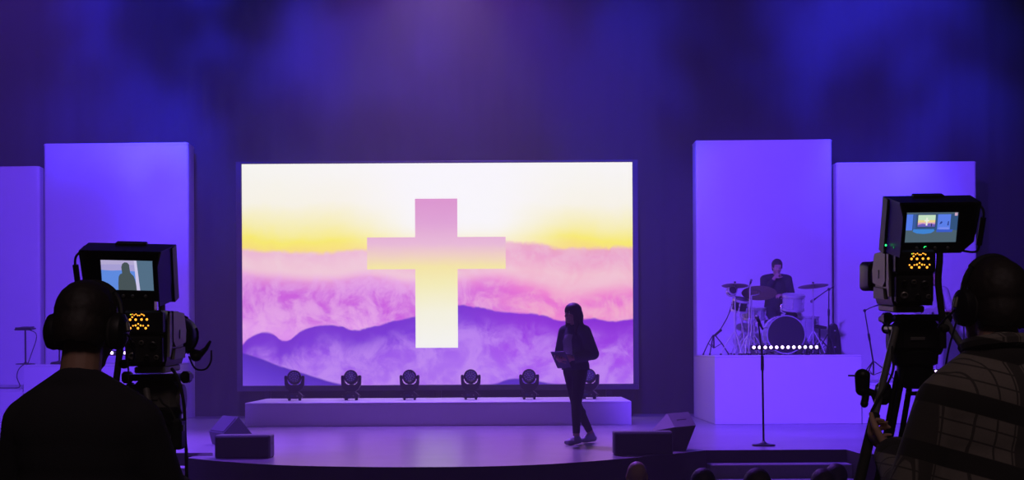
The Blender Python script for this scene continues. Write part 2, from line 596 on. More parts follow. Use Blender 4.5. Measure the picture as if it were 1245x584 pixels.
def tower(label, x0, x1, yf, ztop):
    """stretch-cloth tower: one cloth cover with rounded corners over a frame; soft pull at the top hem"""
    DT = .46
    t = thing('cloth_tower', label, 'tower', ((x0 + x1) / 2, yf, ZS), group='white cloth towers')
    w, d, h = x1 - x0, DT, ztop - ZS
    r = .05
    pts = []
    for cx_, cy_, a0 in ((w / 2 - r, r, -90), (w / 2 - r, d - r, 0), (-w / 2 + r, d - r, 90), (-w / 2 + r, r, 180)):
        for i in range(6):
            a = math.radians(a0 + 90 * i / 5)
            pts.append((cx_ + r * math.cos(a), cy_ + r * math.sin(a)))
    n = len(pts)
    m = MB()
    rows = [0.0, .04, h * .33, h * .66, h - .04, h]
    vs = []
    for z in rows:
        for x, y in pts:
            vs.append((x, y, z))
    fs = [(j * n + i, j * n + (i + 1) % n, (j + 1) * n + (i + 1) % n, (j + 1) * n + i) for j in range(len(rows) - 1) for i in range(n)]
    fs += [tuple(range(n))[::-1]]
    m.add(vs, fs).build('cloth_cover', M_WHITEF, t, smooth=40)
    m = MB()
    top = []
    for k, (off, z) in enumerate(((0.004, h - .03), (0.004, h - .005), (-.012, h + .006))):
        for x, y in pts:
            top.append((x * (1 + off / (w / 2)), d / 2 + (y - d / 2) * (1 + off / (d / 2)), z + .007 * math.sin(x * 7 + y * 5)))
    fs = [(j * n + i, j * n + (i + 1) % n, (j + 1) * n + (i + 1) % n, (j + 1) * n + i) for j in range(2) for i in range(n)]
    fs += [tuple(range(2 * n, 3 * n))]
    m.add(top, fs).build('top_hem', M_WHITEF, t, smooth=40)
    return t

YTR, YTL = 22.40, 22.82
tower('tall white cloth tower standing behind the drum platform', 3.085, 5.36, YTR, 5.57)
tower('shorter white cloth tower next to the drum tower, behind the camera with green lights', 5.43, 7.77, YTR, 5.19)
tower('tall white cloth tower nearest the video screen on the side away from the drums', -7.95, -5.49, YTL, 5.64)
tower('shorter white cloth tower at the far edge of the stage, away from the drums', -10.4, -8.02, YTL, 5.25)

YF = 20.05                                    # front line of bench and platforms
ZD = ZS + 1.03                                # drum platform top
ZK = ZS + .945                                # keyboard platform top
ZL = ZS + .60                                 # low platforms
pp = ['skirt_panel', 'side_panel', 'deck']
panel_box('drum_platform', 'tall white platform carrying the drum kit', 'platform', 3.03, 5.22, YF, 22.36, ZS, ZD, pp, M_WHITEP)
panel_box('guitar_platform', 'lower white platform beside the drum platform where the guitarist stands', 'platform', 5.235, 7.75, YF, 22.36, ZS, ZL, pp, M_WHITEP)
panel_box('keyboard_platform', 'white platform behind the operator in the plain sweater, carrying a row of small lights', 'platform', -7.30, -5.48, YF, 22.8, ZS, ZK, pp, M_WHITEP)
panel_box('side_platform', 'low white platform at the stage edge beside the keyboard platform', 'platform', -9.8, -7.315, YF, 22.8, ZS, ZL - .02, pp, M_WHITEP)
bx0, bx1 = P(297.8, 505, YF).x, P(767.8, 505, YF).x
panel_box('long_bench', 'long low white bench below the video screen carrying six moving lights', 'bench', bx0, bx1, YF, 21.85, ZS, ZS + .358, pp, M_WHITEP)
# ================================================================ six moving lights on the bench
ZB = ZS + .358
M_LENS = mat('moving_light_lens', (.10, .09, .16), .12, .3, spec=.8, coat=1.0)
M_DISPLAY = mat('blue_display_window', (.03, .04, .12), .15)

def make_moving_light():
    t = thing('moving_light', 'x', 'stage light', group='moving lights on the long bench')
    m = MB()                                    # base: bevelled block with sloping shoulders, on rubber feet
    prof = [(-.105, .028), (.105, .028), (.118, .05), (.118, .085), (.085, .118), (-.085, .118), (-.118, .085), (-.118, .05)]
    m.extrude([(x, -.085, z) for x, z in prof], (0, .17, 0))
    m.box((0, 0, .124), (.15, .13, .02), .008)
    base = m.build('base', M_BLACK, t)
    for sx in (-1, 1):
        for sy in (-1, 1):
            MB().lathe([(.016, 0), (.018, .004), (.016, .03)], Matrix.Translation((sx * .08, sy * .06, 0)), 12).build('rubber_foot', M_RUBBER, base)
    MB().box((-.035, -.086, .072), (.055, .006, .032), .002).build('display', M_DISPLAY, base)
    MB().lathe([(.012, 0), (.012, .006)], Matrix.Translation((.045, -.084, .072)) @ Matrix.Rotation(PI / 2, 4, 'X'), 12).build('menu_knob', M_GREYM, base)
    for sx in (-1, 1):
        MB().tube(curve_pts([(sx * .118, -.05, .065), (sx * .14, -.04, .07), (sx * .14, .04, .07), (sx * .118, .05, .065)], 5), .006, 8).build('carry_handle', M_BLACK, base)
    m = MB()                                    # yoke: a U of two tapering arms
    out_ = [(-.155, .36), (-.15, .385), (-.125, .39), (-.112, .375), (-.110, .31), (-.095, .268), (-.06, .243), (.06, .243), (.095, .268), (.110, .31), (.112, .375), (.125, .39), (.15, .385), (.155, .36), (.15, .25), (.125, .185), (.075, .145), (.05, .135), (-.05, .135), (-.075, .145), (-.125, .185), (-.15, .25)]
    m.extrude([(x, -.045, z) for x, z in out_], (0, .09, 0))
    m.build('yoke', M_BLACK, t)
    # head tilted back a little: drum-shaped body with a lens face
    R = Matrix.Translation((0, 0, .355)) @ Matrix.Rotation(math.radians(90 - 14), 4, 'X')
    h = MB()
    h.lathe([(.03, -.135), (.07, -.13), (.092, -.10), (.103, -.04), (.108, .03), (.108, .062), (.103, .078), (.094, .08), (.090, .070)], R, 32)
    for i in range(14):
        a = 2 * PI * i / 14
        h.box(R @ V((.1 * math.cos(a), .1 * math.sin(a), -.06)), (.008, .008, .06), R=R.to_3x3() @ Matrix.Rotation(a, 3, 'Z'))
    head = h.build('head', M_BLACK, t)
    MB().lathe([(.090, .066), (.091, .071), (.05, .074), (0.0, .075)], R, 32).build('lens', M_LENS, head)
    for ring, n, r in ((0, 1, .014), (.036, 6, .0135), (.068, 12, .0125)):
        for i in range(n):
            a = 2 * PI * i / n + .26 * (ring > .05)
            c = R @ V((ring * math.cos(a), ring * math.sin(a), .074))
            l = MB().ball(c, (r, r, .007), R.to_3x3(), 10, 6).build('lens_cell', M_CELL, head)
    for sx in (-1, 1):
        MB().cyl((sx * .100, 0, .355), (sx * .116, 0, .355), .028, n=16).build('tilt_pivot', M_BLACKM, t)
    return t

M_CELL = mat('lens_cell_glass', (.30, .28, .42), .08, .2, spec=.9, coat=1.0)
ml0 = make_moving_light()
names = ['moving light nearest the white tower without drums, end of the bench', 'second moving light from the dim end of the bench, in front of the dark hill',
         'moving light on the bench in front of the lower tip of the cross, third along', 'moving light fourth along the bench, just past the cross',
         'moving light fifth along, next to the woman on the stage', 'moving light half hidden behind the walking woman at the end of the bench']
names = ['moving light at the end of the bench below the dark hill, farthest from the woman', 'second moving light on the bench, counted from the end below the dark hill',
         'third moving light on the bench, just before the foot of the cross', 'fourth moving light on the bench, just past the foot of the cross',
         'fifth moving light on the bench, the last one clear of the woman', 'moving light at the end of the bench, partly behind the woman']
for i, (px, py) in enumerate([(357, 487.6), (427, 487), (498, 486.6), (572.5, 486.2), (643.5, 485.8), (716.5, 485.4)]):
    p = PF(px, py, ZB)
    o = ml0 if i == 0 else dup(ml0)
    o.location = (p.x, 20.95, ZB)
    o['label'] = names[i]
    o.rotation_euler.z = math.radians([4, -2, 3, 0, -3, -12][i])

M_DARKCAB = mat('black_cabinet_paint', (.022, .022, .025), .6, var=.2, scale=120)
# ================================================================ speakers at the stage lip
def speaker_box(name, label, c, s, rz):
    t = thing(name, label, 'speaker', c, rz)
    w, d, h = s
    MB().box((0, .015, h / 2), (w, d - .03, h), .012).build('cabinet', M_CABINET, t)
    g = MB().box((0, -d / 2 + .006, h / 2), (w - .03, .022, h - .03), .006)
    g.build('grille', M_GRILLE, t)
    for sx in (-1, 1):
        MB().box((sx * (w / 2 - .004), .03, h * .62), (.012, .11, .03), .004).build('side_handle', M_BLACK, t)
    return t
a, b = P(260.3, 558, 14.16), P(328, 558, 14.16)
speaker_box('front_fill_speaker', 'low black speaker box at the stage lip far from the woman', ((a.x + b.x) / 2, 14.30, ZS), (b.x - a.x, .28, .245), 0)
a, b = P(747, 555, 14.30), P(819, 555, 14.30)
speaker_box('front_fill_speaker', 'low black speaker box at the stage lip on the side of the walking woman', ((a.x + b.x) / 2, 14.45, ZS), (b.x - a.x, .28, .25), 0)

def wedge(label, near, vec, dn, handle_at):
    """floor monitor: a profile traced on its near end, swept to the far end"""
    pts = [P(x, y, dn) for x, y in near]
    zmin = min(p.z for p in pts)
    pts = [V((p.x, p.y, p.z + ZS + .002 - zmin)) for p in pts]
    c = sum(pts, V((0, 0, 0))) / len(pts) + V(vec) / 2
    t = thing('stage_monitor', label, 'speaker', (c.x, c.y, ZS))
    MB().extrude(pts, vec).build('cabinet', M_CABINET, t, world=True)
    return t, pts
# wedge behind the first box: its sloping face looks back to the performers
near = [(289.7, 505.5), (310.5, 531), (308, 541.3), (276, 541.3), (271.8, 525.5)]
t, pts = wedge('tilted floor monitor behind the low speaker box farthest from the woman', near, (-.27, .42, 0), 15.95, 0)
n0 = (pts[0] + pts[4]) / 2
u_ = (pts[0] - pts[4]); v_ = V((-.27, .42, 0))
nn = u_.cross(v_).normalized()
if nn.z < 0: nn = -nn
gq = [pts[4] + u_ * .08 + v_ * .06, pts[4] + u_ * .92 + v_ * .06, pts[4] + u_ * .92 + v_ * .94, pts[4] + u_ * .08 + v_ * .94]
MB().extrude([q + nn * .001 for q in gq], nn * .008).build('grille', M_CABINET, t, world=True)

def frame_of(n, x):
    n = V(n).normalized(); x = (V(x) - n * V(x).dot(n)).normalized()
    return Matrix((x, n.cross(x), n)).transposed()
# wedge beside the second box, standing on its narrow edge
fl = ZS + .002
def zfix(p, z): return V((p.x, p.y, z))
A = P(820.5, 520, 14.92); B = P(846, 517.6, 14.92); C_ = zfix(P(834, 549, 14.92), fl); D_ = zfix(P(816, 551, 14.92), fl)
E = P(811, 503, 15.33); G = P(837, 501, 15.33); H_ = zfix(P(826, 540, 15.33), fl); I_ = zfix(P(800, 541, 15.33), fl); J = P(792, 524.5, 15.1); K = zfix(P(803, 548, 15.05), fl)
pts = [A, B, C_, D_, E, G, H_, I_, J, K]
c = sum(pts, V((0, 0, 0))) / len(pts)
t = thing('stage_monitor', 'big black floor monitor standing tilted behind the low speaker box near the woman', 'speaker', (c.x, c.y, ZS))
MB().hull(pts).build('cabinet', M_DARKCAB, t, world=True, smooth=0)
gr = [A * .90 + C_ * .10, B, C_, D_]
nrm = (B - A).cross(D_ - A).normalized()
if nrm.y > 0: nrm = -nrm
ctr = (A + B + C_ + D_) / 4
MB().extrude([ctr + (q - ctr) * .88 + nrm * .001 for q in (A, B, C_, D_)], nrm * .008).build('grille', M_GRILLE, t, world=True)
top_n = (B - A).cross(E - A).normalized()
if top_n.z < 0: top_n = -top_n
ct = (A + B + E + G) / 4
MB().box(ct + top_n * .001, (.11, .03, .008), .003, frame_of(top_n, B - A)).build('carry_handle', M_BLACK, t, world=True)

# cables lying by the first box
cb = [PF(223, 553.5, ZS + .008), PF(236, 552.5, ZS + .008), PF(248, 551.8, ZS + .008), PF(258.5, 551.5, ZS + .008)]
cb2 = [PF(228, 555, ZS + .008), PF(240, 554, ZS + .008), PF(250, 553.5, ZS + .008), PF(258.5, 553.5, ZS + .008)]
tag(MB().tube(curve_pts(cb), .0055, 8).build('speaker_cable', M_RUBBER, world=True, loc=cb[0]), 'black cable on the floor to the low speaker box, farther from the lip', 'cable', 'speaker cables')
tag(MB().tube(curve_pts(cb2), .0055, 8).build('speaker_cable', M_RUBBER, world=True, loc=cb2[0]), 'black cable on the floor to the low speaker box, nearer the lip', 'cable', 'speaker cables')

# ================================================================ microphones
def microphone(mb_parent, p, d, s=1.0, world=True):
    """handheld microphone: tapering handle, ball grille; p = grille centre, d = direction of the handle"""
    d = V(d).normalized()
    q = d.to_track_quat('Z', 'Y').to_matrix().to_4x4()
    M = Matrix.Translation(p) @ q
    h = MB().lathe([(.017 * s, .024 * s), (.022 * s, .028 * s), (.022 * s, .036 * s), (.017 * s, .05 * s), (.011 * s, .17 * s), (.009 * s, .178 * s)], M, 16)
    o = h.build('microphone', M_BLACKM, mb_parent, world=world)
    MB().ball(p, .026 * s).build('ball_grille', M_GREYM, o, world=world)
    return o

base = PF(928.4, 542.3, ZS)
t = thing('microphone_stand', 'tall thin round-base microphone stand alone at the front of the stage', 'microphone stand', base)
MB().lathe([(.13, 0), (.135, .006), (.132, .016), (.05, .026), (.022, .05), (.014, .06)], None, 36).build('round_base', M_BLACKM, t)
p1, p2 = P(926.8, 436, base.y), P(922.6, 397, base.y - .02)
MB().tube([(0, 0, .055), p1 - base], .0125, 10).build('lower_tube', M_BLACKM, t)
MB().tube([p1 - base + V((0, 0, -.14)), p1 - base + V((0, 0, .03))], [.02, .018], 12).build('clutch_grip', M_BLACK, t)
MB().tube([p1 - base, p2 - base], .009, 10).build('upper_tube', M_BLACKM, t)
mic = P(920.2, 386, base.y - .06)
m = MB().tube([p2 - base, p2 - base + V((0, -.005, .03)), (p2 + (mic - p2) * .45) - base], [.012, .016, .019], 10)
m.build('clip', M_BLACK, t)
microphone(t, mic, p2 - mic + V((.03, .01, .0)))

# ================================================================ LED bars
M_LEDLENS = emit('led_lens_violet', (.62, .42, 1.0), 7.0)
def led_bar(label, x0, x1, n, y, z, hh=.12):
    w = x1 - x0
    t = thing('led_bar', label, 'light bar', ((x0 + x1) / 2, y, z))
    MB().box((0, .02, hh - .003), (w + .09, .07, .075), .008).build('housing', M_BLACKM, t)
    for sx in (-1, 1):
        MB().box((sx * (w * .36), .02, .006), (.05, .14, .012), .003).box((sx * (w * .36), .045, (hh - .03) / 2), (.035, .012, hh - .03), .003).build('foot_bracket', M_BLACKM, t)
    for i in range(n):
        x = -w / 2 + w * i / (n - 1)
        MB().lathe([(.023, 0), (.023, .006), (.018, .012), (0, .015)], Matrix.Translation((x, -.015, hh)) @ Matrix.Rotation(PI / 2, 4, 'X'), 14).build('light_lens', M_LEDLENS, t)
    return t
a, b = P(916.3, 422.5, 20.2), P(992.6, 422, 20.2)
led_bar('row of twelve glowing violet lights in front of the drum kit', a.x, b.x, 12, 20.2, ZD)
a = P(1109, 452, 20.25)
led_bar('light bar glowing on the guitar platform, mostly hidden by the camera tripod', a.x, a.x + .088 * 11, 12, 20.25, ZL, .172)
a, b = P(88, 428, 20.25), P(152.5, 428, 20.25)
led_bar('row of glowing lights beside the operator in the plain sweater, mostly behind the head', a.x, b.x, 9, 20.25, ZK, .172)

# ================================================================ stands
def tripod_legs(t, c, r, h, m, n=3, a0=0.3, brace=True, foot=True):
    """folding stand base: each leg its own part; c centre on the ground (local)"""
    c = V(c)
    for i in range(n):
        a = a0 + 2 * PI * i / n
        f = c + V((r * math.cos(a), r * math.sin(a), .016))
        g = c + V((.016 * math.cos(a), .016 * math.sin(a), h))
        mb = MB().tube([g, g + (f - g) * .5 + V((0, 0, .02)), f], .009, 8)
        mid = g + (f - g) * .5 + V((0, 0, .02))
        if brace:
            mb.tube([c + V((0, 0, h * .35)), mid], .006, 6)
        leg = mb.build('leg', m, t)
        if foot:
            MB().ball(f, (.018, .018, .014), None, 10, 6).build('rubber_foot', M_RUBBER, leg)

def boom_stand(label, px, ybase, ztop_px, boom, d, zfloor, pole_top=None, m=M_BLACKM, mic=True, r=.28, a0=.3):
    """microphone stand on a platform: base under pixel px, pole up to pole_top, boom to further points"""
    base = V((P(px, ybase, d).x, d, zfloor))
    t = thing('boom_microphone_stand', label, 'microphone stand', base)
    top = P(pole_top[0], pole_top[1], d) - base
    tripod_legs(t, (0, 0, 0), r, .32, m, a0=a0)
    mid = V((0, 0, .30)) + (top - V((0, 0, .30))) * .5
    MB().tube([(0, 0, .12), (0, 0, .30), mid], .0125, 10).build('lower_tube', m, t)
    MB().tube([mid, top], .009, 8).build('upper_tube', m, t)
    MB().tube([mid - (top - mid).normalized() * .05, mid + (top - mid).normalized() * .05], .019, 10).build('clutch', M_BLACK, t)
    MB().ball(top, (.024, .02, .024), None, 12, 8).build('boom_joint', M_BLACK, t)
    pts = [P(x, y, d + dd) - base for x, y, dd in boom]
    MB().tube(pts, .008, 8).build('boom_arm', m, t)
    if mic:
        e = pts[0]
        dirn = (pts[1] - pts[0]).normalized()
        microphone(t, e - dirn * .12, dirn, .9, world=False)
    return t

boom_stand('slim boom stand on the guitar platform beside the drum platform', 1062, 455, None, [(1065.5, 371.8, 0), (1058, 374.5, 0), (1051.3, 378, 0)], 20.75, ZL, (1051.3, 378), mic=True, r=.34, a0=-.4)
boom_stand('boom stand behind the drums reaching in from the side of the black case', 1007.6, 428, None, [(992, 363, -.25), (1003, 355, -.1), (1013.6, 348.8, .05)], 21.3, ZD, (1007.8, 352), r=.17, a0=.9)
boom_stand('boom stand with a long slanting arm at the outer side of the small dark toms', 868, 430, None, [(888, 377, -.1), (884, 387, -.05), (874, 404, .05)], 21.3, ZD, (876, 402), r=.24, a0=2.2, mic=True)

def t_stand(label, px, py_top, d, zf, w, tilt=8):
    base = V((P(px, 430, d).x, d, zf))
    top = P(px - .3, py_top, d) - base
    t = thing('tablet_stand', label, 'stand', base)
    MB().lathe([(.14, 0), (.145, .006), (.14, .014), (.03, .022), (.016, .035)], None, 28).build('round_base', M_BLACKM, t)
    MB().tube([(0, 0, .03), top], .013, 10).build('pole', M_BLACKM, t)
    m = MB().box(top + V((0, 0, .02)), (w, .22, .022), .006, Rx(tilt))
    tray = m.build('tray', M_BLACK, t)
    MB().box(top + V((0, -.105, .025)), (w * .9, .015, .04), .003, Rx(tilt)).build('lip', M_BLACK, tray)
    MB().box(top + V((.02, 0, .045)), (w * .7, .17, .02), .006, Rx(tilt)).build('tablet', M_BLACKM, tray)
    return t
t_stand('flat-topped stand with trailing cable on the platform beside the operator in the plain sweater', 31, 402, 20.7, ZK, .26, 6)
t_stand('dark flat-topped stand beside the guitarist, half hidden by the operator in plaid', 1172, 389, 21.2, ZL, .24, 4)
# cable of the flat-topped stand
pc = [P(34, 401, 20.62), P(43, 405, 20.6), P(44, 413, 20.6), P(39, 428, 20.55), P(33.5, 439, 20.45), P(30, 441, 20.12), P(23, 449, 19.98), P(20.5, 459, 19.97), P(24, 466.5, 19.99), P(12, 470.5, 20.4), P(-8, 472, 20.6)]
pc[4].z = pc[5].z = ZK + .012
pc[9].z = pc[10].z = ZL - .02 + .012
pc[8].z = ZL + .02
tag(MB().tube(curve_pts(pc, 6), .007, 6).build('trailing_cable', M_RUBBER, world=True, loc=pc[0]), 'thin black cable hanging from the flat-topped stand down the platform side', 'cable')
# small round-base stand beside the operator's head
base = V((P(72, 438, 20.75).x, 20.75, ZK))
t = thing('short_microphone_stand', 'short stand on a heavy round base just beside the headphones of the sweatered operator', 'microphone stand', base)
MB().lathe([(.13, 0), (.135, .01), (.12, .035), (.03, .05), (.014, .06)], None, 28).build('round_base', M_BLACKM, t)
tp = P(72.5, 420, 20.75) - base
MB().tube([(0, 0, .05), (tp.x, 0, tp.z)], .012, 10).build('tube', M_BLACKM, t)
MB().tube([(tp.x, 0, tp.z - .02), (tp.x + .06, -.05, tp.z + .10), (tp.x + .2, -.08, tp.z + .22)], .008, 8).build('boom_arm', M_BLACKM, t)
microphone(t, V((tp.x + .26, -.09, tp.z + .27)), (-.2, .02, -.2), .9, world=False)

# ================================================================ drum kit
def axes(z):
    z = V(z).normalized()
    x = z.orthogonal().normalized()
    return Matrix((x, z.cross(x), z)).transposed()

def drum(t, c, ax, r, h, shell_m, top_m, bot_m, nlug=8, x_hint=None):
    """shell, two heads, two hoops, lugs; c centre (local)"""
    M = Matrix.Translation(c) @ axes(ax).to_4x4()
    MB().lathe([(r - .008, -h / 2), (r, -h / 2), (r, h / 2), (r - .008, h / 2)], M, 40).build('shell', shell_m, t)
    for s_, hm in ((1, top_m), (-1, bot_m)):
        MB().lathe([(r - .002, s_ * (h / 2 + .002)), (r - .004, s_ * (h / 2 + .008)), (0.0, s_ * (h / 2 + .009))], M, 40).build('drum_head', hm, t)
        MB().lathe([(r + .002, s_ * (h / 2 - .018)), (r + .013, s_ * (h / 2 - .016)), (r + .013, s_ * (h / 2 + .016)), (r - .004, s_ * (h / 2 + .018)), (r - .004, s_ * (h / 2 + .010)), (r + .002, s_ * (h / 2 + .008))], M, 40).build('hoop', M_CHROME if r < .25 else shell_m, t)
    for i in range(nlug):
        a = 2 * PI * (i + .5) / nlug
        mb = MB()
        rr = r + .012
        mb.cyl(M @ V((rr * math.cos(a), rr * math.sin(a), -h / 2 + .01)), M @ V((rr * math.cos(a), rr * math.sin(a), h / 2 - .01)), .004, n=8)
        for s_ in (-1, 1):
            mb.box(M @ V(((r + .008) * math.cos(a), (r + .008) * math.sin(a), s_ * h * .22)), (.022, .018, .05), .004, M.to_3x3() @ Matrix.Rotation(a, 3, 'Z'))
        mb.build('lug', M_CHROME, t)

# bass drum
cbd = P(955.6, 402.5, 20.72)
t = thing('bass_drum', 'big bass drum with a dark front head in the middle of the kit', 'drum', (cbd.x, 20.93, ZD))
czb = .315
drum(t, V((0, 0, czb)), (.0, -1, 0), .288, .42, M_DRUM, M_DRUMBLACK, M_DRUMHEAD, 8)
for sx in (-1, 1):
    MB().tube([(sx * .26, -.05, .2), (sx * .36, -.14, .012)], .009, 8).build('spur', M_CHROME, t)
MB().box((0, -.20, .036), (.06, .05, .066), .01).build('hoop_block', M_RUBBER, t)
MB().box((0, .02, .625), (.05, .07, .04), .008).build('tom_bracket', M_CHROME, t)

# rack tom on its arm
ct_ = P(964.5, 368, 20.98)
t = thing('rack_tom', 'pale tom drum mounted above the bass drum', 'drum', (ct_.x, 20.98, ct_.z))
drum(t, V((0, 0, 0)), (.03, -.22, 1), .165, .215, M_DRUM, M_DRUMHEAD, M_DRUMBLACK, 6)
MB().tube([(-.16, -.02, -.02), (-.2, -.03, -.04), (-.2, -.04, -.14), (-.13, -.045, ZD + .645 - ct_.z)], .011, 8).build('mount_arm', M_CHROME, t)

# pale snare at the drummer's knee
cs = P(917, 381.5, 21.40)
t = thing('snare_drum', 'pale shallow drum between the cymbal stands and the bass drum', 'drum', (cs.x, 21.40, ZD))
zs_ = cs.z - ZD
drum(t, V((0, 0, zs_)), (.02, -.1, 1), .172, .16, M_DRUM, M_DRUMHEAD, M_DRUMHEAD, 8)
tripod_legs(t, (0, 0, 0), .24, .30, M_CHROME, a0=.5)
MB().tube([(0, 0, .1), (0, 0, zs_ - .13)], .013, 10).build('stand_tube', M_CHROME, t)
for i in range(3):
    a = .5 + 2 * PI * i / 3
    MB().tube([(0, 0, zs_ - .14), (.17 * math.cos(a), .17 * math.sin(a), zs_ - .11 + .01 * math.sin(a)), (.18 * math.cos(a), .18 * math.sin(a), zs_ - .08)], .007, 8).build('basket_arm', M_CHROME, t)
# floor tom
cf = P(980.5, 395, 21.2)
t = thing('floor_tom', 'deep pale floor tom behind the bass drum on the ride cymbal side', 'drum', (cf.x, 21.25, ZD))
drum(t, V((0, 0, .40)), (0, -.03, 1), .2, .38, M_DRUM, M_DRUMHEAD, M_DRUMHEAD, 6)
for i in range(3):
    a = -.6 + 2 * PI * i / 3
    MB().tube([(.225 * math.cos(a), .225 * math.sin(a), .52), (.225 * math.cos(a), .225 * math.sin(a), .06), (.25 * math.cos(a), .25 * math.sin(a), .006)], .008, 8).build('leg', M_CHROME, t)
# two small dark toms on the outer side
for (px, py, d, r, h, lab) in ((900, 371, 20.99, .125, .17, 'small dark tom with a chrome rim beside the hi-hat pole'), (889.6, 354.2, 20.74, .062, .085, 'tiny dark drum clamped high on the outermost cymbal stand')):
    c = P(px, py, d)
    t = thing('small_dark_tom' if r > .1 else 'tiny_dark_drum', lab, 'drum', (c.x, d, ZD))
    z = c.z - ZD
    drum(t, V((0, 0, z)), (.15, -.35, 1) if r > .1 else (.2, -1, .25), r, h, M_BLACKM, M_DRUMBLACK, M_DRUMBLACK, 6)
    MB().tube([(.0, .0, z - h * .55), (.0, .03, z - h * .55 - .05), (.06, .06, .35), (.06, .06, .14)] if r > .1 else [(.02, .03, z - .03), (.06, .10, z - .06)], .011, 8).build('mount_pole', M_CHROME, t)
    if r > .1:
        tripod_legs(t, (.06, .06, 0), .15, .26, M_CHROME, a0=1.1)

def cymbal(t, c, R, r, m=M_CYMBAL):
    M = Matrix.Translation(c) @ R.to_4x4()
    h = MB().lathe([(.004, .022), (.02, .021), (.034, .012), (.045, .004), (r * .6, -.004), (r, -.016), (r, -.018), (r * .6, -.0065), (.045, .001), (.03, .009), (.004, .018)], M, 44)
    return h.build('cymbal', m, t)

def cymbal_stand(label, px, d, py_c, r, R, a0, pole_top=None, name='cymbal_stand', hat=False, dx=0.0, leg_r=.3):
    base = V((P(px, 425, d).x, d, ZD))
    t = thing(name, label, 'cymbal stand', base)
    zc = P(px, py_c, d).z - ZD
    tripod_legs(t, (0, 0, 0), leg_r, .36, M_CHROME, a0=a0)
    MB().tube([(0, 0, .1), (0, 0, zc * .55)], .0135, 10).build('lower_tube', M_CHROME, t)
    MB().tube([(0, 0, zc * .52), (0, 0, zc - .05)], .010, 10).build('upper_tube', M_CHROME, t)
    MB().tube([(0, 0, zc * .50), (0, 0, zc * .57)], .02, 12).build('clamp', M_CHROME, t)
    MB().box((.028, 0, zc * .535), (.035, .012, .018), .004).build('wing_nut', M_CHROME, t)
    c = V((dx, 0, zc))
    if abs(dx) > .01:
        MB().tube([(0, 0, zc - .05), (dx * .5, 0, zc - .045), (dx, 0, zc - .03)], .009, 8).build('boom_arm', M_CHROME, t)
    cymbal(t, c, R, r)
    if hat:
        cymbal(t, c - V((0, 0, .03)), R @ Rx(180), r)
    MB().tube([c + V((0, 0, -.04)), c + V((0, 0, .055 if not hat else .12))], .006, 8).build('top_rod', M_CHROME, t)
    MB().lathe([(.016, 0), (.018, .01), (.012, .025)], Matrix.Translation(c + V((0, 0, .028))), 14).build('felt', M_RUBBER, t)
    MB().ball(c + V((0, 0, .055 if not hat else .12)), .013, None, 12, 8).build('wing_top', M_CHROME, t)
    if hat:
        MB().box((0, -.16, .03), (.09, .26, .015), .005, Rx(-8)).build('pedal', M_CHROME, t)
    return t
cymbal_stand('outermost tall chrome stand carrying a thin flat cymbal near the tower edge', 894, 20.72, 346.5, .205, Ry(2) @ Rx(-8), .8, leg_r=.22)
cymbal_stand('chrome stand with a large tilted crash cymbal in front of the drummer', 914, 20.85, 355.5, .27, Ry(5) @ Rx(-22), 2.2, dx=.12, leg_r=.2)
cymbal_stand('chrome stand with a wide ride cymbal on the side of the black case', 989, 20.95, 347, .235, Ry(-3) @ Rx(-7), 1.4, leg_r=.2)
cymbal_stand('low hi-hat stand with two closed cymbals and a foot pedal behind the small dark tom', 903, 21.8, 375, .17, Ry(0) @ Rx(-3), .2, name='hi_hat_stand', hat=True, leg_r=.24)
# tall chrome microphone pole rising above the crash cymbal
base = V((P(909.6, 428, 20.44).x, 20.44, ZD))
t = thing('overhead_microphone_stand', 'slim chrome pole with a small microphone on top, rising above the tilted crash cymbal', 'microphone stand', base)
tp = P(912.3, 345, 20.44) - base
tripod_legs(t, (0, 0, 0), .19, .3, M_CHROME, a0=.1)
MB().tube([(0, 0, .1), (tp.x * .5, 0, tp.z * .5)], .012, 10).build('lower_tube', M_CHROME, t)
MB().tube([(tp.x * .5, 0, tp.z * .5), tp], .009, 8).build('upper_tube', M_CHROME, t)
MB().ball(tp * .5, (.02, .02, .03), None, 12, 8).build('clutch', M_CHROME, t)
microphone(t, tp + V((.01, -.02, .05)), (-.05, .1, -.25), .8, world=False)
# drum throne
dth = P(943.5, 425, 21.55)
t = thing('drum_throne', 'round stool under the drummer behind the bass drum', 'stool', (dth.x, 21.62, ZD))
MB().lathe([(.15, .48), (.17, .49), (.175, .53), (.165, .562), (.0, .572)], None, 32).build('seat', M_BLACK, t)
MB().tube([(0, 0, .15), (0, 0, .49)], .016, 10).build('pole', M_CHROME, t)
tripod_legs(t, (0, 0, 0), .25, .34, M_CHROME, a0=1.0)
# black case at the far side
a = P(1016, 430, 21.4)
t = thing('instrument_case', 'dark upright case leaning at the tower end of the drum platform', 'case', (a.x, 21.5, ZD))
prof = [(-.105, 0), (.095, 0), (.075, .28), (.03, .47), (-.02, .50), (-.065, .46), (-.075, .3)]
MB().extrude([(x, -.10, z) for x, z in prof], (0, .2, 0)).build('shell', M_BLACK, t)
MB().tube(curve_pts([(-.005, -.103, .2), (-.012, -.14, .22), (-.012, -.14, .30), (-.005, -.103, .32)], 5), .009, 8).build('carry_handle', M_BLACKM, t)
for z in (.12, .38):
    MB().box((-.01, -.105, z), (.03, .012, .02), .003).build('latch', M_CHROME, t)
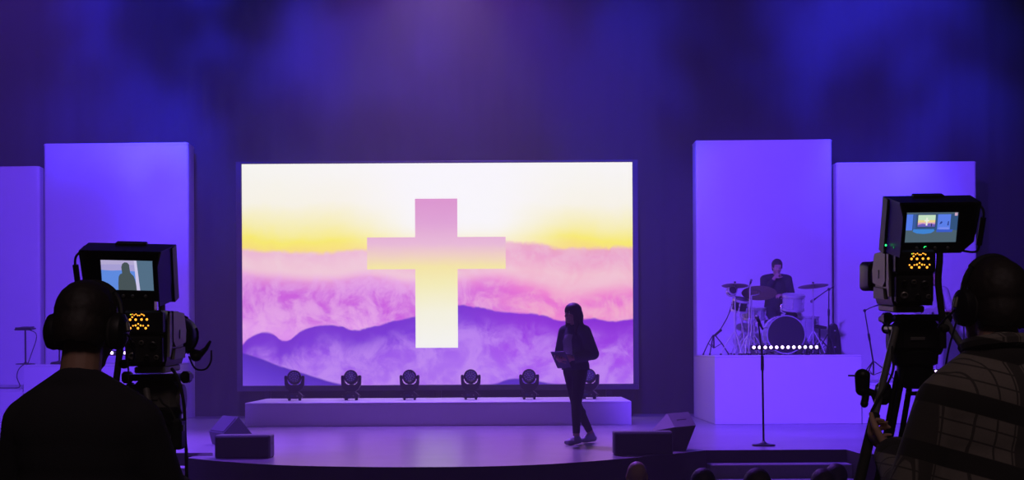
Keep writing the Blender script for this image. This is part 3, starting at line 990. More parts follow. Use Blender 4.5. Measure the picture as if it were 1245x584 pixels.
# dark padded tray beside the ride stand
a = P(997.5, 397, 21.0)
t = thing('percussion_tray', 'small dark tray on a stand between the ride cymbal pole and the boom stand', 'tray', (a.x, 21.05, ZD))
MB().extrude([(x, -.10, a.z - ZD + z) for x, z in [(-.085, .03), (.09, -.005), (.085, -.045), (-.08, -.03)]], (0, .2, 0)).build('tray_top', M_BLACK, t)
MB().tube([(0, 0, .1), (0, 0, a.z - ZD - .03)], .012, 8).build('pole', M_BLACKM, t)
tripod_legs(t, (0, 0, 0), .2, .24, M_BLACKM, a0=.2)
# ================================================================ people
M_IRIS = mat('dark_iris', (.02, .012, .008), .2)
def bake(mb, name, mats, voxel, smooth=6, parent=None, M=None):
    """one continuous skin over overlapping solids"""
    me = mb.mesh('tmp', [M_SKIN], 0)
    o = bpy.data.objects.new('tmp', me)
    COL.objects.link(o)
    r = o.modifiers.new('r', 'REMESH'); r.mode = 'VOXEL'; r.voxel_size = voxel; r.use_smooth_shade = True
    s_ = o.modifiers.new('s', 'SMOOTH'); s_.iterations = smooth; s_.factor = .5
    dg = bpy.context.evaluated_depsgraph_get()
    dg.update()
    nm = bpy.data.meshes.new_from_object(o.evaluated_get(dg))
    nm.name = name
    nm.materials.clear()
    for m in (mats if isinstance(mats, (list, tuple)) else [mats]):
        nm.materials.append(m)
    bpy.data.objects.remove(o); bpy.data.meshes.remove(me)
    nm.polygons.foreach_set('use_smooth', [True] * len(nm.polygons))
    ob = bpy.data.objects.new(name, nm)
    COL.objects.link(ob)
    if parent is not None:
        ob.parent = parent
    return ob


def frame_from(up, right):
    up = V(up).normalized(); right = V(right)
    right = (right - up * right.dot(up)).normalized()
    fwd = up.cross(right)
    return Matrix((right, fwd, up)).transposed()


def head(mb, c, R, s=1.0, inflate=0.0, nose=True):
    """head centred on c; R columns = right, forward, up"""
    def E(p, r): mb.ball(c + R @ (V(p) * s), tuple(x * s + inflate for x in r), R, 24, 16)
    def C(p, a, q, b): mb.capsule(c + R @ (V(p) * s), a * s, c + R @ (V(q) * s), b * s, 10)
    E((0, -.012, .030), (.076, .096, .086))
    E((0, .030, -.020), (.064, .066, .082))
    E((0, .045, -.078), (.043, .046, .036))
    if nose:
        C((0, .094, .018), .008, (0, .113, -.020), .013)
        C((-.013, .103, -.026), .007, (.013, .103, -.026), .007)
        C((-.040, .079, .032), .011, (.040, .079, .032), .011)
        for sx in (-1, 1):
            E((sx * .036, .066, -.024), (.022, .026, .020))
            E((sx * .079, -.006, -.006), (.009, .019, .032))
        C((-.018, .092, -.050), .007, (.018, .092, -.050), .007)
        C((-.015, .091, -.060), .008, (.015, .091, -.060), .008)
        E((0, .078, -.092), (.022, .018, .016))


def hand(mb, wrist, f, n, thumb, curl=(20, 30, 25), s=1.0, spread=4, thumb_out=.8):
    """palm plus five separate fingers. f finger direction, n the way the palm faces, thumb +1/-1 which side"""
    f = V(f).normalized(); n = V(n); n = (n - f * n.dot(f)).normalized()
    t = f.cross(n).normalized() * thumb
    R = Matrix((t, f, n)).transposed()
    mb.capsule(wrist, .026 * s, V(wrist) + f * .03 * s, .028 * s, 10)
    mb.ball(V(wrist) + f * .052 * s, (.041 * s, .050 * s, .016 * s), R, 16, 10)
    for k, (L, off) in enumerate(((.95, .030), (1.06, .0105), (1.0, -.009), (.80, -.028))):
        p = V(wrist) + f * (.088 - .006 * abs(k - 1)) * s + t * off * s
        a = math.radians(0)
        dirv = (f + t * math.tan(math.radians(spread * (1.3 - k)))).normalized()
        mb.capsule(p - dirv * .03 * s, .0092 * s, p, .0092 * s, 8)
        for j, seg in enumerate((.042, .026, .022)):
            a += math.radians(curl[j])
            d = dirv * math.cos(a) + n * math.sin(a)
            q = p + d * seg * L * s
            mb.capsule(p, (.0090 - .0008 * j) * s, q, (.0084 - .0009 * j) * s, 8)
            p = q
    p = V(wrist) + f * .028 * s + t * .030 * s
    for j, (seg, d) in enumerate(((.042, f * .55 + t * thumb_out + n * .35), (.032, f * .85 + t * .25 * thumb_out + n * .5), (.027, f * .85 - t * .05 + n * .6))):
        q = p + V(d).normalized() * seg * s
        mb.capsule(p, (.0135 - .0018 * j) * s, q, (.0118 - .0018 * j) * s, 8)
        p = q


def torso(mb, J, inf=0.0, wide=1.0, female=False):
    pel, neck, sl, sr = J['pelvis'], J['neck'], J['shl'], J['shr']
    R = frame_from(neck - pel, sr - sl)
    up, L = (neck - pel), (neck - pel).length
    def E(tz, fy, r): mb.ball(pel + up * tz + R.col[1] * fy, (r[0] * wide + inf, r[1] + inf, r[2] + inf), R, 24, 16)
    if female:
        E(.66, .0, (.140, .098, .17)); E(.62, .045, (.115, .065, .085)); E(.30, .0, (.118, .088, .16)); E(.02, -.01, (.155, .110, .14))
    else:
        E(.66, .0, (.165, .108, .19)); E(.75, -.02, (.165, .09, .12)); E(.30, .0, (.145, .102, .19)); E(.02, -.005, (.158, .112, .14))
    mb.capsule(sl + up * .0, .056 + inf, sr, .056 + inf)
    for s_ in (sl, sr):
        mb.capsule(neck - up * .01 - R.col[1] * .012, .05 + inf * .6, s_ + (neck - s_) * .12 + up * .02, .048 + inf)


def limb(mb, pts, rs, inf=0.0, flat_end=False):
    for i in range(len(pts) - 1):
        a, b = pts[i], pts[i + 1]
        if flat_end and i == len(pts) - 2:
            mb.ball(a, rs[i] + inf); mb.cyl(a, b, rs[i] + inf, rs[i + 1] + inf, 16)
        else:
            mb.capsule(a, rs[i] + inf, b, rs[i + 1] + inf)


def foot(mb, ankle, toe, inf=0.0, sole=True):
    a, t = V(ankle), V(toe)
    d = (t - a); d.z = 0; d.normalize()
    z = min(a.z - .04, t.z)
    heel = V((a.x, a.y, 0)) - d * .045 + V((0, 0, toe.z + .012))
    mb.capsule(a, .037 + inf, heel + d * .02 + V((0, 0, .01)), .034 + inf)
    mb.capsule(heel, .033 + inf, V((t.x, t.y, t.z)) - d * .05 + V((0, 0, .006)), .036 + inf)
    mb.capsule(a + d * .03 - V((0, 0, .02)), .034 + inf, t - d * .04, .028 + inf)
    for k in (-.016, .016):
        n = d.cross(V((0, 0, 1)))
        mb.capsule(t - d * .06 + n * k, .030 + inf, t + n * k * .8, .022 + inf)


def limbs(J):
    arm_r = ['shr', 'elr', 'wrr']; arm_l = ['shl', 'ell', 'wrl']
    return arm_l, arm_r

ARM = (.052, .042, .028)
LEG = (.086, .060, .040)


def body(J, name, label, group, loc, rz, skin, voxel, hands, female=False, headR=None, head_s=1.0, wide=1.0, shod=True):
    mb = MB()
    torso(mb, J, 0, wide, female)
    R = headR if headR is not None else frame_from(J['head'] - J['neck'], J['shr'] - J['shl'])
    mb.capsule(J['neck'] - (J['head'] - J['neck']) * .25, .058 if not female else .05, J['head'] - R.col[2] * .05 - R.col[1] * .015, .054 if not female else .046)
    head(mb, J['head'], R, head_s)
    for a in (('shl', 'ell', 'wrl'), ('shr', 'elr', 'wrr')):
        limb(mb, [J[k] for k in a], ARM)
    for a in (('hpl', 'knl', 'anl'), ('hpr', 'knr', 'anr')):
        limb(mb, [J[k] for k in a], LEG)
        kn, an = J[a[1]], J[a[2]]
        mb.ball(kn + (an - kn) * .3 - R.col[1] * .012, .056)
    foot(mb, J['anl'], J['tol']); foot(mb, J['anr'], J['tor'])
    for h in hands:
        hand(mb, **h)
    o = bake(mb, name, skin, voxel, 4)
    o.location = V(loc) + V((0, 0, .008)); o.rotation_euler = (0, 0, rz)
    tag(o, label, 'person', group)
    for sx in (-1, 1):
        ec = J['head'] + R @ V((sx * .031 * head_s, .081 * head_s, .008 * head_s))
        MB().ball(ec, (.0125 * head_s, .0125 * head_s, .0085 * head_s), R, 12, 8).ball(ec + R @ V((0, .0088 * head_s, 0)), (.0062 * head_s, .005 * head_s, .0062 * head_s), R, 10, 6, 1).build('eye', [M_EYE, M_IRIS], o)
    return o, R


def stand(h=1.75, arms='down', **kw):
    s = h / 1.75
    J = dict(pelvis=(0, 0, .95), neck=(0, -.02, 1.475), head=(0, .015, 1.635), shl=(-.178, -.015, 1.415), shr=(.178, -.015, 1.415),
             ell=(-.22, -.04, 1.11), elr=(.22, -.04, 1.11), wrl=(-.225, .04, .86), wrr=(.225, .04, .86),
             hpl=(-.088, 0, .92), hpr=(.088, 0, .92), knl=(-.10, .015, .50), knr=(.10, .015, .50), anl=(-.105, -.03, .085), anr=(.105, -.03, .085),
             tol=(-.125, .13, .03), tor=(.125, .13, .03))
    J = {k: V(v) * s for k, v in J.items()}
    for k, v in kw.items():
        J[k] = V(v)
    return J


def top_garment(J, m, name, parent, inf=.018, voxel=.008, wide=1.0, female=False, hem=.06, cuff=.93, collar=True, arms=True, loose=0.0):
    mb = MB()
    torso(mb, J, inf, wide, female)
    pel, neck = J['pelvis'], J['neck']
    R = frame_from(neck - pel, J['shr'] - J['shl'])
    up = (neck - pel)
    # skirt of the garment: flat-ended barrel down to the hem
    def ring(tz, r): return [pel + up * tz + R.col[0] * (r[0] * wide * math.cos(a)) + R.col[1] * (r[1] * math.sin(a)) for a in [2 * PI * i / 28 for i in range(28)]]
    rows = [ring(.55, ((.15 if not female else .125) + inf, .10 + inf)), ring(.25, ((.15 if not female else .118) + inf + loose, .108 + inf + loose)), ring(-hem, ((.162 if not female else .145) + inf + loose, .118 + inf + loose))]
    vs = [p for r in rows for p in r]
    fs = [(j * 28 + i, j * 28 + (i + 1) % 28, (j + 1) * 28 + (i + 1) % 28, (j + 1) * 28 + i) for j in range(2) for i in range(28)] + [tuple(range(28)), tuple(range(56, 84))]
    mb.add(vs, fs)
    if arms:
        for a in (('shl', 'ell', 'wrl'), ('shr', 'elr', 'wrr')):
            p = [J[k].copy() for k in a]
            p[2] = p[1] + (p[2] - p[1]) * cuff
            limb(mb, p, ARM, inf + loose * .5, flat_end=True)
    if collar:
        c = neck + (J['head'] - neck) * .14
        mb.cyl(neck - up * .06, c, .075 + inf, .062 + inf * .6, 20)
    o = bake(mb, name, m, voxel, 5, parent)
    bm = bmesh.new(); bm.from_mesh(o.data)
    r = bmesh.ops.bisect_plane(bm, geom=bm.verts[:] + bm.edges[:] + bm.faces[:], plane_co=pel + up * (-hem + .012), plane_no=up, clear_inner=True)
    bmesh.ops.holes_fill(bm, edges=[e for e in bm.edges if e.is_boundary], sides=0)
    bm.to_mesh(o.data); bm.free()
    return o


def trousers(J, m, parent, inf=.012, voxel=.009, wide=1.0, hem=.93, female=False):
    mb = MB()
    pel = J['pelvis']
    R = frame_from(J['neck'] - pel, J['shr'] - J['shl'])
    mb.ball(pel + R.col[1] * -.006, (.158 * wide + inf, .112 + inf, .135 + inf), R, 24, 16)
    for a in (('hpl', 'knl', 'anl'), ('hpr', 'knr', 'anr')):
        p = [J[k].copy() for k in a]
        q = p[1] + (p[2] - p[1]) * hem
        mb.ball(p[1] + (p[2] - p[1]) * .3 - R.col[1] * .012, .056 + inf)
        limb(mb, [p[0], p[1], q], LEG, inf, flat_end=True)
    return bake(mb, 'trousers', m, voxel, 5, parent)


def shoes(J, m, parent, voxel=.006):
    for a, t in (('anl', 'tol'), ('anr', 'tor')):
        mb = MB()
        foot(mb, J[a], J[t], .008)
        bake(mb, 'shoe', m, voxel, 4, parent)


M_SWEATER = mat('black_knit', (.018, .017, .024), .95, var=.35, scale=260, bump=.25)
M_DENIM = mat('dark_denim', (.02, .022, .035), .9, var=.3, scale=200, bump=.1)
M_SHOEW = mat('white_shoe_leather', (.34, .34, .36), .5, var=.05)
M_SHOEB = mat('black_shoe_leather', (.02, .02, .02), .5)

# ---------------------------------------------------------------- plaid flannel
def plaid():
    m, nt, out = new_mat('plaid_flannel')
    k = NT(nt)
    b = nt.nodes.new('ShaderNodeBsdfPrincipled')
    tc = nt.nodes.new('ShaderNodeTexCoord')
    sp = nt.nodes.new('ShaderNodeSeparateXYZ')
    nt.links.new(tc.outputs['Object'], sp.inputs[0])
    x, y, z = sp.outputs
    xx = k.math('ADD', k.math('MULTIPLY', x, 1.0), k.math('MULTIPLY', y, .55))
    zz = k.math('ADD', z, k.math('MULTIPLY', k.math('ABSOLUTE', x), -.30))
    def band(c, period, w, off=0.0):
        f = k.math('FRACT', k.math('DIVIDE', k.math('ADD', c, off + 10 * period), period))
        d = k.math('ABSOLUTE', k.math('SUBTRACT', f, .5))
        return k.smooth(d, w / period / 2 + .012, w / period / 2 - .012)
    base = (.25, .22, .19)
    dark = (.012, .011, .011)
    wide_h = band(zz, .165, .055)
    wide_v = band(xx, .165, .030)
    line_h = k.math('MAXIMUM', band(zz, .0413, .005), 0.0)
    line_v = band(xx, .0413, .0045)
    f = k.math('MAXIMUM', k.math('MULTIPLY', wide_h, .95), k.math('MULTIPLY', wide_v, .75))
    f = k.math('MAXIMUM', f, k.math('MULTIPLY', k.math('MAXIMUM', line_h, line_v), .72))
    nz = k.noise(tc.outputs['Object'], 220, 3)
    col = k.mix(f, base, dark)
    col = k.mix(k.math('MULTIPLY', nz, .35), col, (.02, .018, .018))
    nt.links.new(col, b.inputs['Base Color'])
    b.inputs['Roughness'].default_value = .95
    b.inputs['Sheen Weight'].default_value = .15
    nt.links.new(b.outputs[0], out.inputs[0])
    return m
M_PLAID = plaid()


def short_hair(parent, c, R, s=1.0, voxel=.005, low=-.075, back=.0, wob=.0015, m=None, front=.055):
    """cropped hair: a cap over the skull, down the nape, clear of the face"""
    mb = MB()
    mb.ball(c + R @ (V((0, -.016, .034)) * s), (.083 * s, .101 * s, .092 * s), R, 36, 24)
    mb.ball(c + R @ (V((0, -.045, -.02)) * s), (.073 * s, .072 * s, .085 * s), R, 30, 20)
    # keep only what lies above the hairline and behind the face
    o = bake(mb, 'hair', m or M_HAIR, voxel, 3, parent)
    me = o.data
    bm = bmesh.new(); bm.from_mesh(me)
    Ri = R.transposed()
    kill = []
    for v in bm.verts:
        p = (Ri @ (v.co - c)) / s
        nzv = mnoise.noise(v.co * 60) * wob
        v.co += v.normal * nzv
        if (p.y > front and p.z < .055 + .3 * (p.y - front)) or p.z < low or (p.y > .012 and p.z < .0 and abs(p.x) > .02):
            kill.append(v)
    bmesh.ops.delete(bm, geom=kill, context='VERTS')
    ed = [e for e in bm.edges if e.is_boundary]
    r = bmesh.ops.extrude_edge_only(bm, edges=ed)
    for v in [g for g in r['geom'] if isinstance(g, bmesh.types.BMVert)]:
        p = v.co - (c + R @ (V((0, -.01, .0)) * s))
        v.co -= p * .12
    bm.to_mesh(me); bm.free()
    me.polygons.foreach_set('use_smooth', [True] * len(me.polygons))
    return o


def headset(label, body_o, c, R, s=1.0, mic_side=-1):
    """over-ear production headset worn on the head"""
    W = body_o.matrix_world if False else Matrix.Translation(body_o.location) @ body_o.rotation_euler.to_matrix().to_4x4()
    g = W @ c
    Rw = W.to_3x3() @ R
    t = thing('headset', label, 'headphones', g)
    def L(p): return Rw @ (V(p) * s)
    arc = [L((.093 * math.cos(a), -.005, .02 + .107 * math.sin(a))) for a in [PI * i / 20 for i in range(21)]]
    m = MB()
    # flat band
    m.tube(arc, .0085, 8)
    m.build('headband', M_BLACK, t)
    m = MB()
    m.tube([p * .985 for p in arc[5:16]], .013, 8)
    m.build('band_pad', M_RUBBER, t)
    for sx in (-1, 1):
        M = Matrix.Translation(L((sx * .078, -.005, -.012))) @ (Rw @ Matrix.Rotation(sx * PI / 2, 3, 'Y')).to_4x4()
        cup = MB().lathe([(.030, -.004), (.046, .0), (.048, .012), (.044, .026), (.030, .034), (.0, .036)], M @ Matrix.Diagonal((1.12, .88, 1, 1)), 28).build('ear_cup', M_BLACK, t)
        MB().lathe([(.026, -.012), (.043, -.012), (.048, -.004), (.045, .004), (.026, .004)], M @ Matrix.Diagonal((1.12, .88, 1, 1)), 28).build('ear_pad', M_RUBBER, cup)
        MB().tube([L((sx * .096, -.005, .02)), L((sx * .112, -.005, .01)), L((sx * .118, -.005, -.012))], .006, 8).build('yoke', M_GREYM, cup)
    sx = mic_side
    pts = [L((sx * .115, .0, -.02)), L((sx * .115, .05, -.045)), L((sx * .095, .105, -.06)), L((sx * .06, .13, -.062))]
    b = MB().tube(curve_pts(pts, 5), .0035, 6).build('microphone_boom', M_BLACK, t)
    MB().ball(pts[-1], (.017, .013, .013), Rw, 14, 10).build('foam_tip', M_RUBBER, b)
    cord = [L((sx * .116, -.01, -.05)), L((sx * .125, .01, -.12)), L((sx * .12, .05, -.2)), L((sx * .14, .11, -.3))]
    MB().tube(curve_pts(cord, 5), .0028, 6).build('cord', M_RUBBER, t)
    return t


# ================================================================ operator in the plain dark sweater
DOP = 3.75
c_ = P(102, 402, DOP)
HL = 1.80
sc_ = HL / 1.75
opl = V((c_.x, DOP, ZP))
J = stand(HL, ell=(-.225, .06, 1.14), elr=(.215, .09, 1.13), wrl=(-.16, .30, 1.16), wrr=(.14, .36, 1.17))
J['shl'] = V((-.152, -.01, c_.z - ZP - .268)); J['shr'] = V((.152, -.01, c_.z - ZP - .268))
J['head'] = V((0, .025, c_.z - ZP)); J['neck'] = V((0, -.025, c_.z - ZP - .150))
hl = dict(wrist=J['wrl'], f=(.3, .9, .1), n=(.3, 0, -1), thumb=-1, curl=(35, 45, 35))
hr = dict(wrist=J['wrr'], f=(-.1, .95, .1), n=(-.3, 0, -1), thumb=1, curl=(35, 45, 35))
hl['thumb'] = 1; hr['thumb'] = -1
o, R = body(J, 'person', 'person seen from behind in a plain dark sweater and headphones, standing at a camera', None, opl, math.radians(-6), M_SKIN2, .006, [hl, hr], head_s=1.01, wide=1.0)
top_garment(J, M_SWEATER, 'sweater', o, inf=.020, voxel=.008, wide=1.0, loose=.012, hem=.14, collar=False)
trousers(J, M_DENIM, o); shoes(J, M_SHOEB, o)
short_hair(o, J['head'], R, 1.03)
headset('black headset worn by the person in the plain dark sweater', o, J['head'], R, 1.04, 1)

# ================================================================ operator in the plaid shirt
c_ = P(1210, 373, DOP)
opr = V((c_.x, DOP, ZP))
J = stand(1.85)
J['head'] = V((0, .02, c_.z - ZP)); J['neck'] = V((0, -.03, c_.z - ZP - .125))
J['shl'] = V((-.150, .0, c_.z - ZP - .275)); J['shr'] = V((.165, -.02, c_.z - ZP - .265))
rzr = math.radians(8)
Wr = Matrix.Translation(opr) @ Matrix.Rotation(rzr, 4, 'Z')
def loc_of(p): return Wr.inverted() @ p
wl = loc_of(P(1085, 551, 3.97))
J['wrl'] = wl
J['ell'] = loc_of(P(1108, 604, 3.76))
J['elr'] = V((.28, .05, 1.24)); J['wrr'] = V((.16, .30, 1.20))
GRIP = P(1066, 527, 4.06)
BAR0, BAR1 = P(1043, 592, 3.93), P(1089, 400, 4.42)
bar_dir = (BAR1 - BAR0).normalized()
gripl = loc_of(GRIP)
fdir = (gripl - wl).normalized()
bar_l = (Wr.inverted().to_3x3() @ bar_dir)
hf = V((-.30, .88, .30)).normalized()
hn = (gripl - (wl + hf * .075)); hn = (hn - hf * hn.dot(hf)).normalized()
bar_l = bar_l
hl = dict(wrist=wl, f=hf, n=hn, thumb=1 if hf.cross(hn).z > 0 else -1, curl=(46, 66, 46), thumb_out=.9)
hr = dict(wrist=J['wrr'], f=(-.1, .95, .1), n=(-.3, 0, -1), thumb=-1, curl=(35, 45, 35))
o, R = body(J, 'person', 'person seen from behind in a plaid shirt and headphones, one hand on the camera handle', None, opr, rzr, M_SKIN, .0055, [hl, hr], head_s=1.0, wide=1.0,
            headR=frame_from((0.02, .03, 1), (1, .14, 0)))
top_garment(J, M_PLAID, 'plaid_shirt', o, inf=.024, voxel=.009, wide=1.02, loose=.012, hem=.22, cuff=.90)
# turned-back cuffs and a stand collar
for a, b in (('ell', 'wrl'), ('elr', 'wrr')):
    d = (J[b] - J[a]).normalized()
    MB().lathe([(.060, -.045), (.062, -.04), (.058, .0), (.050, .002), (.046, -.01), (.048, -.04)], Matrix.Translation(J[a] + (J[b] - J[a]) * .92) @ axes(d).to_4x4(), 24).build('cuff', M_PLAID, o)
mb = MB()
pts = []
for i in range(25):
    a = 2 * PI * i / 24
    pts.append(J['neck'] + V((.088 * math.cos(a), .082 * math.sin(a) + .005, .012 + .012 * math.sin(a + PI))))
mb.tube(pts, .020, 8)
mb.build('collar', M_PLAID, o)
trousers(J, M_DENIM, o); shoes(J, M_SHOEB, o)
short_hair(o, J['head'], R, 1.03, low=-.07)
headset('black headset with a small foam microphone worn by the person in the plaid shirt', o, J['head'], R, 1.04, -1)

# ================================================================ woman walking across the stage
fw = V((-.70, -.71, 0)).normalized()
yaw = math.atan2(-fw.x, fw.y)                 # local +y onto fw
wpos = PF(699, 540.5, ZS)
Hw = 1.66
J = stand(Hw)
sw = Hw / 1.75
# local: x right (away from the camera here), y forward
J.update({k: V(v) * sw for k, v in dict(
    pelvis=(0, -.02, .955), neck=(0, .0, 1.475), head=(0, .035, 1.635), shl=(-.158, -.01, 1.41), shr=(.158, .0, 1.41),
    ell=(-.235, -.09, 1.13), elr=(.20, .05, 1.12), wrl=(-.085, .125, 1.075), wrr=(.085, .17, 1.05),
    hpl=(-.082, -.02, .92), hpr=(.082, -.01, .92), knl=(-.075, .055, .51), knr=(.05, -.08, .505),
    anl=(-.065, .045, .085), anr=(.02, -.33, .105), tol=(-.065, .21, .03), tor=(.03, -.17, .035)).items()})
hl = dict(wrist=J['wrl'], f=(.35, .9, .05), n=(.9, -.2, .3), thumb=1, curl=(25, 35, 25))
hr = dict(wrist=J['wrr'], f=(-.5, .8, .0), n=(-.3, -.2, 1), thumb=1, curl=(25, 35, 25))
M_JACKET = mat('dark_blue_jacket', (.045, .05, .085), .8, var=.2, scale=120, bump=.1)
M_LEGGING = mat('black_skinny_jeans', (.016, .016, .02), .85, var=.2)
M_TOPW = mat('pale_tee', (.30, .30, .34), .8)
wo, R = body(J, 'person', 'woman with long dark hair crossing the stage in a short jacket, holding a folder', None, (wpos.x, wpos.y, ZS), yaw, M_SKIN, .007, [hl, hr], female=True,
             headR=frame_from((0.0, .06, 1), (1, -.12, 0)), head_s=.98)
top_garment(J, M_JACKET, 'jacket', wo, inf=.024, voxel=.008, female=True, hem=.05, cuff=.95, loose=.012)
mb = MB()
pel, up = J['pelvis'], J['neck'] - J['pelvis']
for i, (tz, ww) in enumerate(((.93, .03), (.7, .036), (.45, .036), (.2, .032), (.02, .03))):
    pass
# pale tee showing between the open jacket fronts
zz = [(.97, .070, .050), (.86, .100, .060), (.66, .148, .070), (.45, .140, .070), (.2, .134, .065), (.0, .146, .060)]
vs = []
for tz, fy, hw in zz:
    c = pel + up * tz
    for kx in (-1, -.5, 0, .5, 1):
        vs.append(c + V((kx * hw, fy - .012 * kx * kx, 0)))
for tz, fy, hw in zz:
    c = pel + up * tz
    for kx in (-1, -.5, 0, .5, 1):
        vs.append(c + V((kx * hw, fy - .06, 0)))
fs = []
for j in range(5):
    for i in range(4):
        a = j * 5 + i
        fs.append((a, a + 1, a + 6, a + 5)); fs.append((30 + a, 30 + a + 5, 30 + a + 6, 30 + a + 1))
MB().add(vs, fs).build('tee', M_TOPW, wo)
trousers(J, M_LEGGING, wo, inf=.004, hem=.90); shoes(J, M_SHOEW, wo)
# long hair
c = J['head']
mb = MB()
def E(p, r, RR=R): mb.ball(c + R @ V(p), r, RR, 26, 18)
E((0, -.016, .042), (.096, .110, .093)); E((0, -.055, -.04), (.104, .078, .13)); E((0, -.062, -.16), (.115, .060, .13)); E((0, -.060, -.26), (.088, .045, .10))
for sx in (-1, 1):
    mb.capsule(c + R @ V((sx * .064, .012, .05)), .034, c + R @ V((sx * .078, .005, -.12)), .034)
    mb.capsule(c + R @ V((sx * .078, .005, -.12)), .034, c + R @ V((sx * .090, .035, -.26)), .024)
    mb.capsule(c + R @ V((sx * .090, .035, -.26)), .024, c + R @ V((sx * .085, .055, -.34)), .012)
bake(mb, 'hair', M_HAIR, .007, 3, wo)
# folder in her hands
Ww = Matrix.Translation((wpos.x, wpos.y, ZS)) @ Matrix.Rotation(yaw, 4, 'Z')
fc = Ww @ (V((.03, .215, 1.065)) * sw)
t = thing('folder', 'dark folder held in front by the woman on the stage', 'folder', fc, yaw)
Rf = Rz(10) @ Rx(52)
MB().box((0, 0, 0), (.20, .25, .012), .003, Rf).build('cover', mat('dark_folder', (.10, .10, .16), .6), t)
MB().box(Rf @ V((0, 0, .0095)), (.175, .225, .006), .002, Rf).build('paper', mat('paper_sheet', (.55, .55, .58), .8), t)

# ================================================================ drummer
dp = V((dth.x, 21.58, ZD))
J = dict(pelvis=V((0, -.03, .735)), neck=V((0, .07, 1.25)), head=V((-.005, .125, 1.395)), shl=V((-.185, .065, 1.20)), shr=V((.185, .065, 1.20)),
         ell=V((-.235, .13, .935)), elr=V((.225, .19, .93)), wrl=V((-.05, .33, .93)), wrr=V((.06, .235, 1.215)),
         hpl=V((-.09, .0, .72)), hpr=V((.09, .0, .72)), knl=V((-.20, .40, .60)), knr=V((.11, .36, .58)), anl=V((-.20, .30, .10)), anr=V((.10, .26, .10)),
         tol=V((-.21, .42, .045)), tor=V((.10, .34, .045)))
hl = dict(wrist=J['wrl'], f=(.7, .6, .1), n=(.2, -.3, -1), thumb=1, curl=(30, 40, 30))
hr = dict(wrist=J['wrr'], f=(-.55, .05, .62), n=(-.6, -.6, -.3), thumb=-1, curl=(60, 75, 45))
M_DSHIRT = mat('black_work_shirt', (.02, .02, .025), .85, var=.2, scale=120)
do, R = body(J, 'person', 'drummer in a dark shirt sitting behind the drums with a hand at the mouth', None, dp, PI, M_SKIN, .0075, [hl, hr], headR=frame_from((0, .34, 1), (1, 0, 0)))
top_garment(J, M_DSHIRT, 'shirt', do, inf=.018, voxel=.009, hem=.05, cuff=.9)
trousers(J, M_DENIM, do, voxel=.01); shoes(J, M_SHOEB, do, .008)
short_hair(do, J['head'], R, 1.05, .007)

# ================================================================ guitarist
gp = V((P(1135, 464, 20.95).x, 20.95, ZL))
J = stand(1.74, ell=(-.24, .06, 1.13), wrl=(-.30, .26, 1.16), elr=(.25, -.02, 1.11), wrr=(.05, .20, 1.05))
hl = dict(wrist=J['wrl'], f=(-.5, .8, .3), n=(.5, .2, .8), thumb=1, curl=(50, 60, 40))
hr = dict(wrist=J['wrr'], f=(-.8, .4, -.1), n=(0, -1, 0), thumb=-1, curl=(25, 35, 25))
M_PALEC = mat('pale_trouser_cloth', (.45, .44, .46), .85)
M_PALES = mat('pale_shirt_cloth', (.55, .54, .56), .85)
go, R = body(J, 'person', 'guitarist in pale clothes on the low platform, mostly hidden behind the camera with green lights', None, gp, PI, M_SKIN2, .0075, [hl, hr])
top_garment(J, M_PALES, 'shirt', go, inf=.016, voxel=.009, hem=.12, cuff=.5, loose=.01)
trousers(J, M_PALEC, go, voxel=.009); shoes(J, M_SHOEW, go, .008)
short_hair(go, J['head'], R, 1.05, .007)
# guitar hung in front of him
Wg = Matrix.Translation(gp) @ Matrix.Rotation(PI, 4, 'Z')
gc = Wg @ V((.06, .245, 1.04))
t = thing('electric_guitar', 'pale electric guitar held by the guitarist, its neck pointing away from the drums', 'guitar', gc, PI)
RG = Matrix.Rotation(PI / 2, 3, 'X') @ Matrix.Rotation(math.radians(-10), 3, 'Z')
MG = RG.to_4x4()
outl = []
for i in range(36):
    a = 2 * PI * i / 36
    r = .165 + .030 * math.cos(2 * a) - .035 * (math.exp(-((a - PI / 2) / .35) ** 2) + math.exp(-((a - 3 * PI / 2) / .35) ** 2)) - .05 * math.exp(-((a - PI) / .28) ** 2)
    outl.append((r * math.cos(a), r * .92 * math.sin(a)))
gb = MB().prism(outl, .04, MG).build('body', mat('cream_lacquer', (.5, .48, .44), .25, coat=.6), t)
MB().box(MG @ V((-.42, 0, -.004)), (.56, .052, .024), .006, RG).build('neck', mat('maple_neck', (.35, .22, .11), .4), t)
MB().prism([(-.86, -.045), (-.70, -.028), (-.70, .028), (-.84, .05), (-.89, .02)], .018, MG @ Matrix.Translation((0, 0, -.014))).build('headstock', mat('maple_head', (.36, .23, .12), .4), t)
for x in (-.09, .02):
    MB().box(MG @ V((x, 0, -.004)), (.035, .085, .012), .003, RG).build('pickup', M_BLACK, t)
MB().box(MG @ V((.09, 0, -.006)), (.03, .09, .014), .003, RG).build('bridge', M_CHROME, t)
MB().tube(curve_pts([MG @ V((.17, .0, .02)), V((.22, -.10, .25)), V((.12, -.35, .45)), V((-.10, -.35, .47)), V((-.16, -.16, .36)), MG @ V((-.16, .03, .02))], 6), .012, 6).build('strap', M_BLACK, t)

# ================================================================ audience in the front rows
M_SHIRTS = [mat('audience_shirt_%s' % n, c, .9) for n, c in (('grey', (.05, .05, .055)), ('navy', (.02, .025, .05)), ('brown', (.05, .035, .03)))]
M_HAIRB = mat('brown_hair', (.035, .022, .015), .6, var=.4, scale=140, bump=.3)
M_SEAT = mat('dark_seat_cloth', (.02, .02, .03), .9)

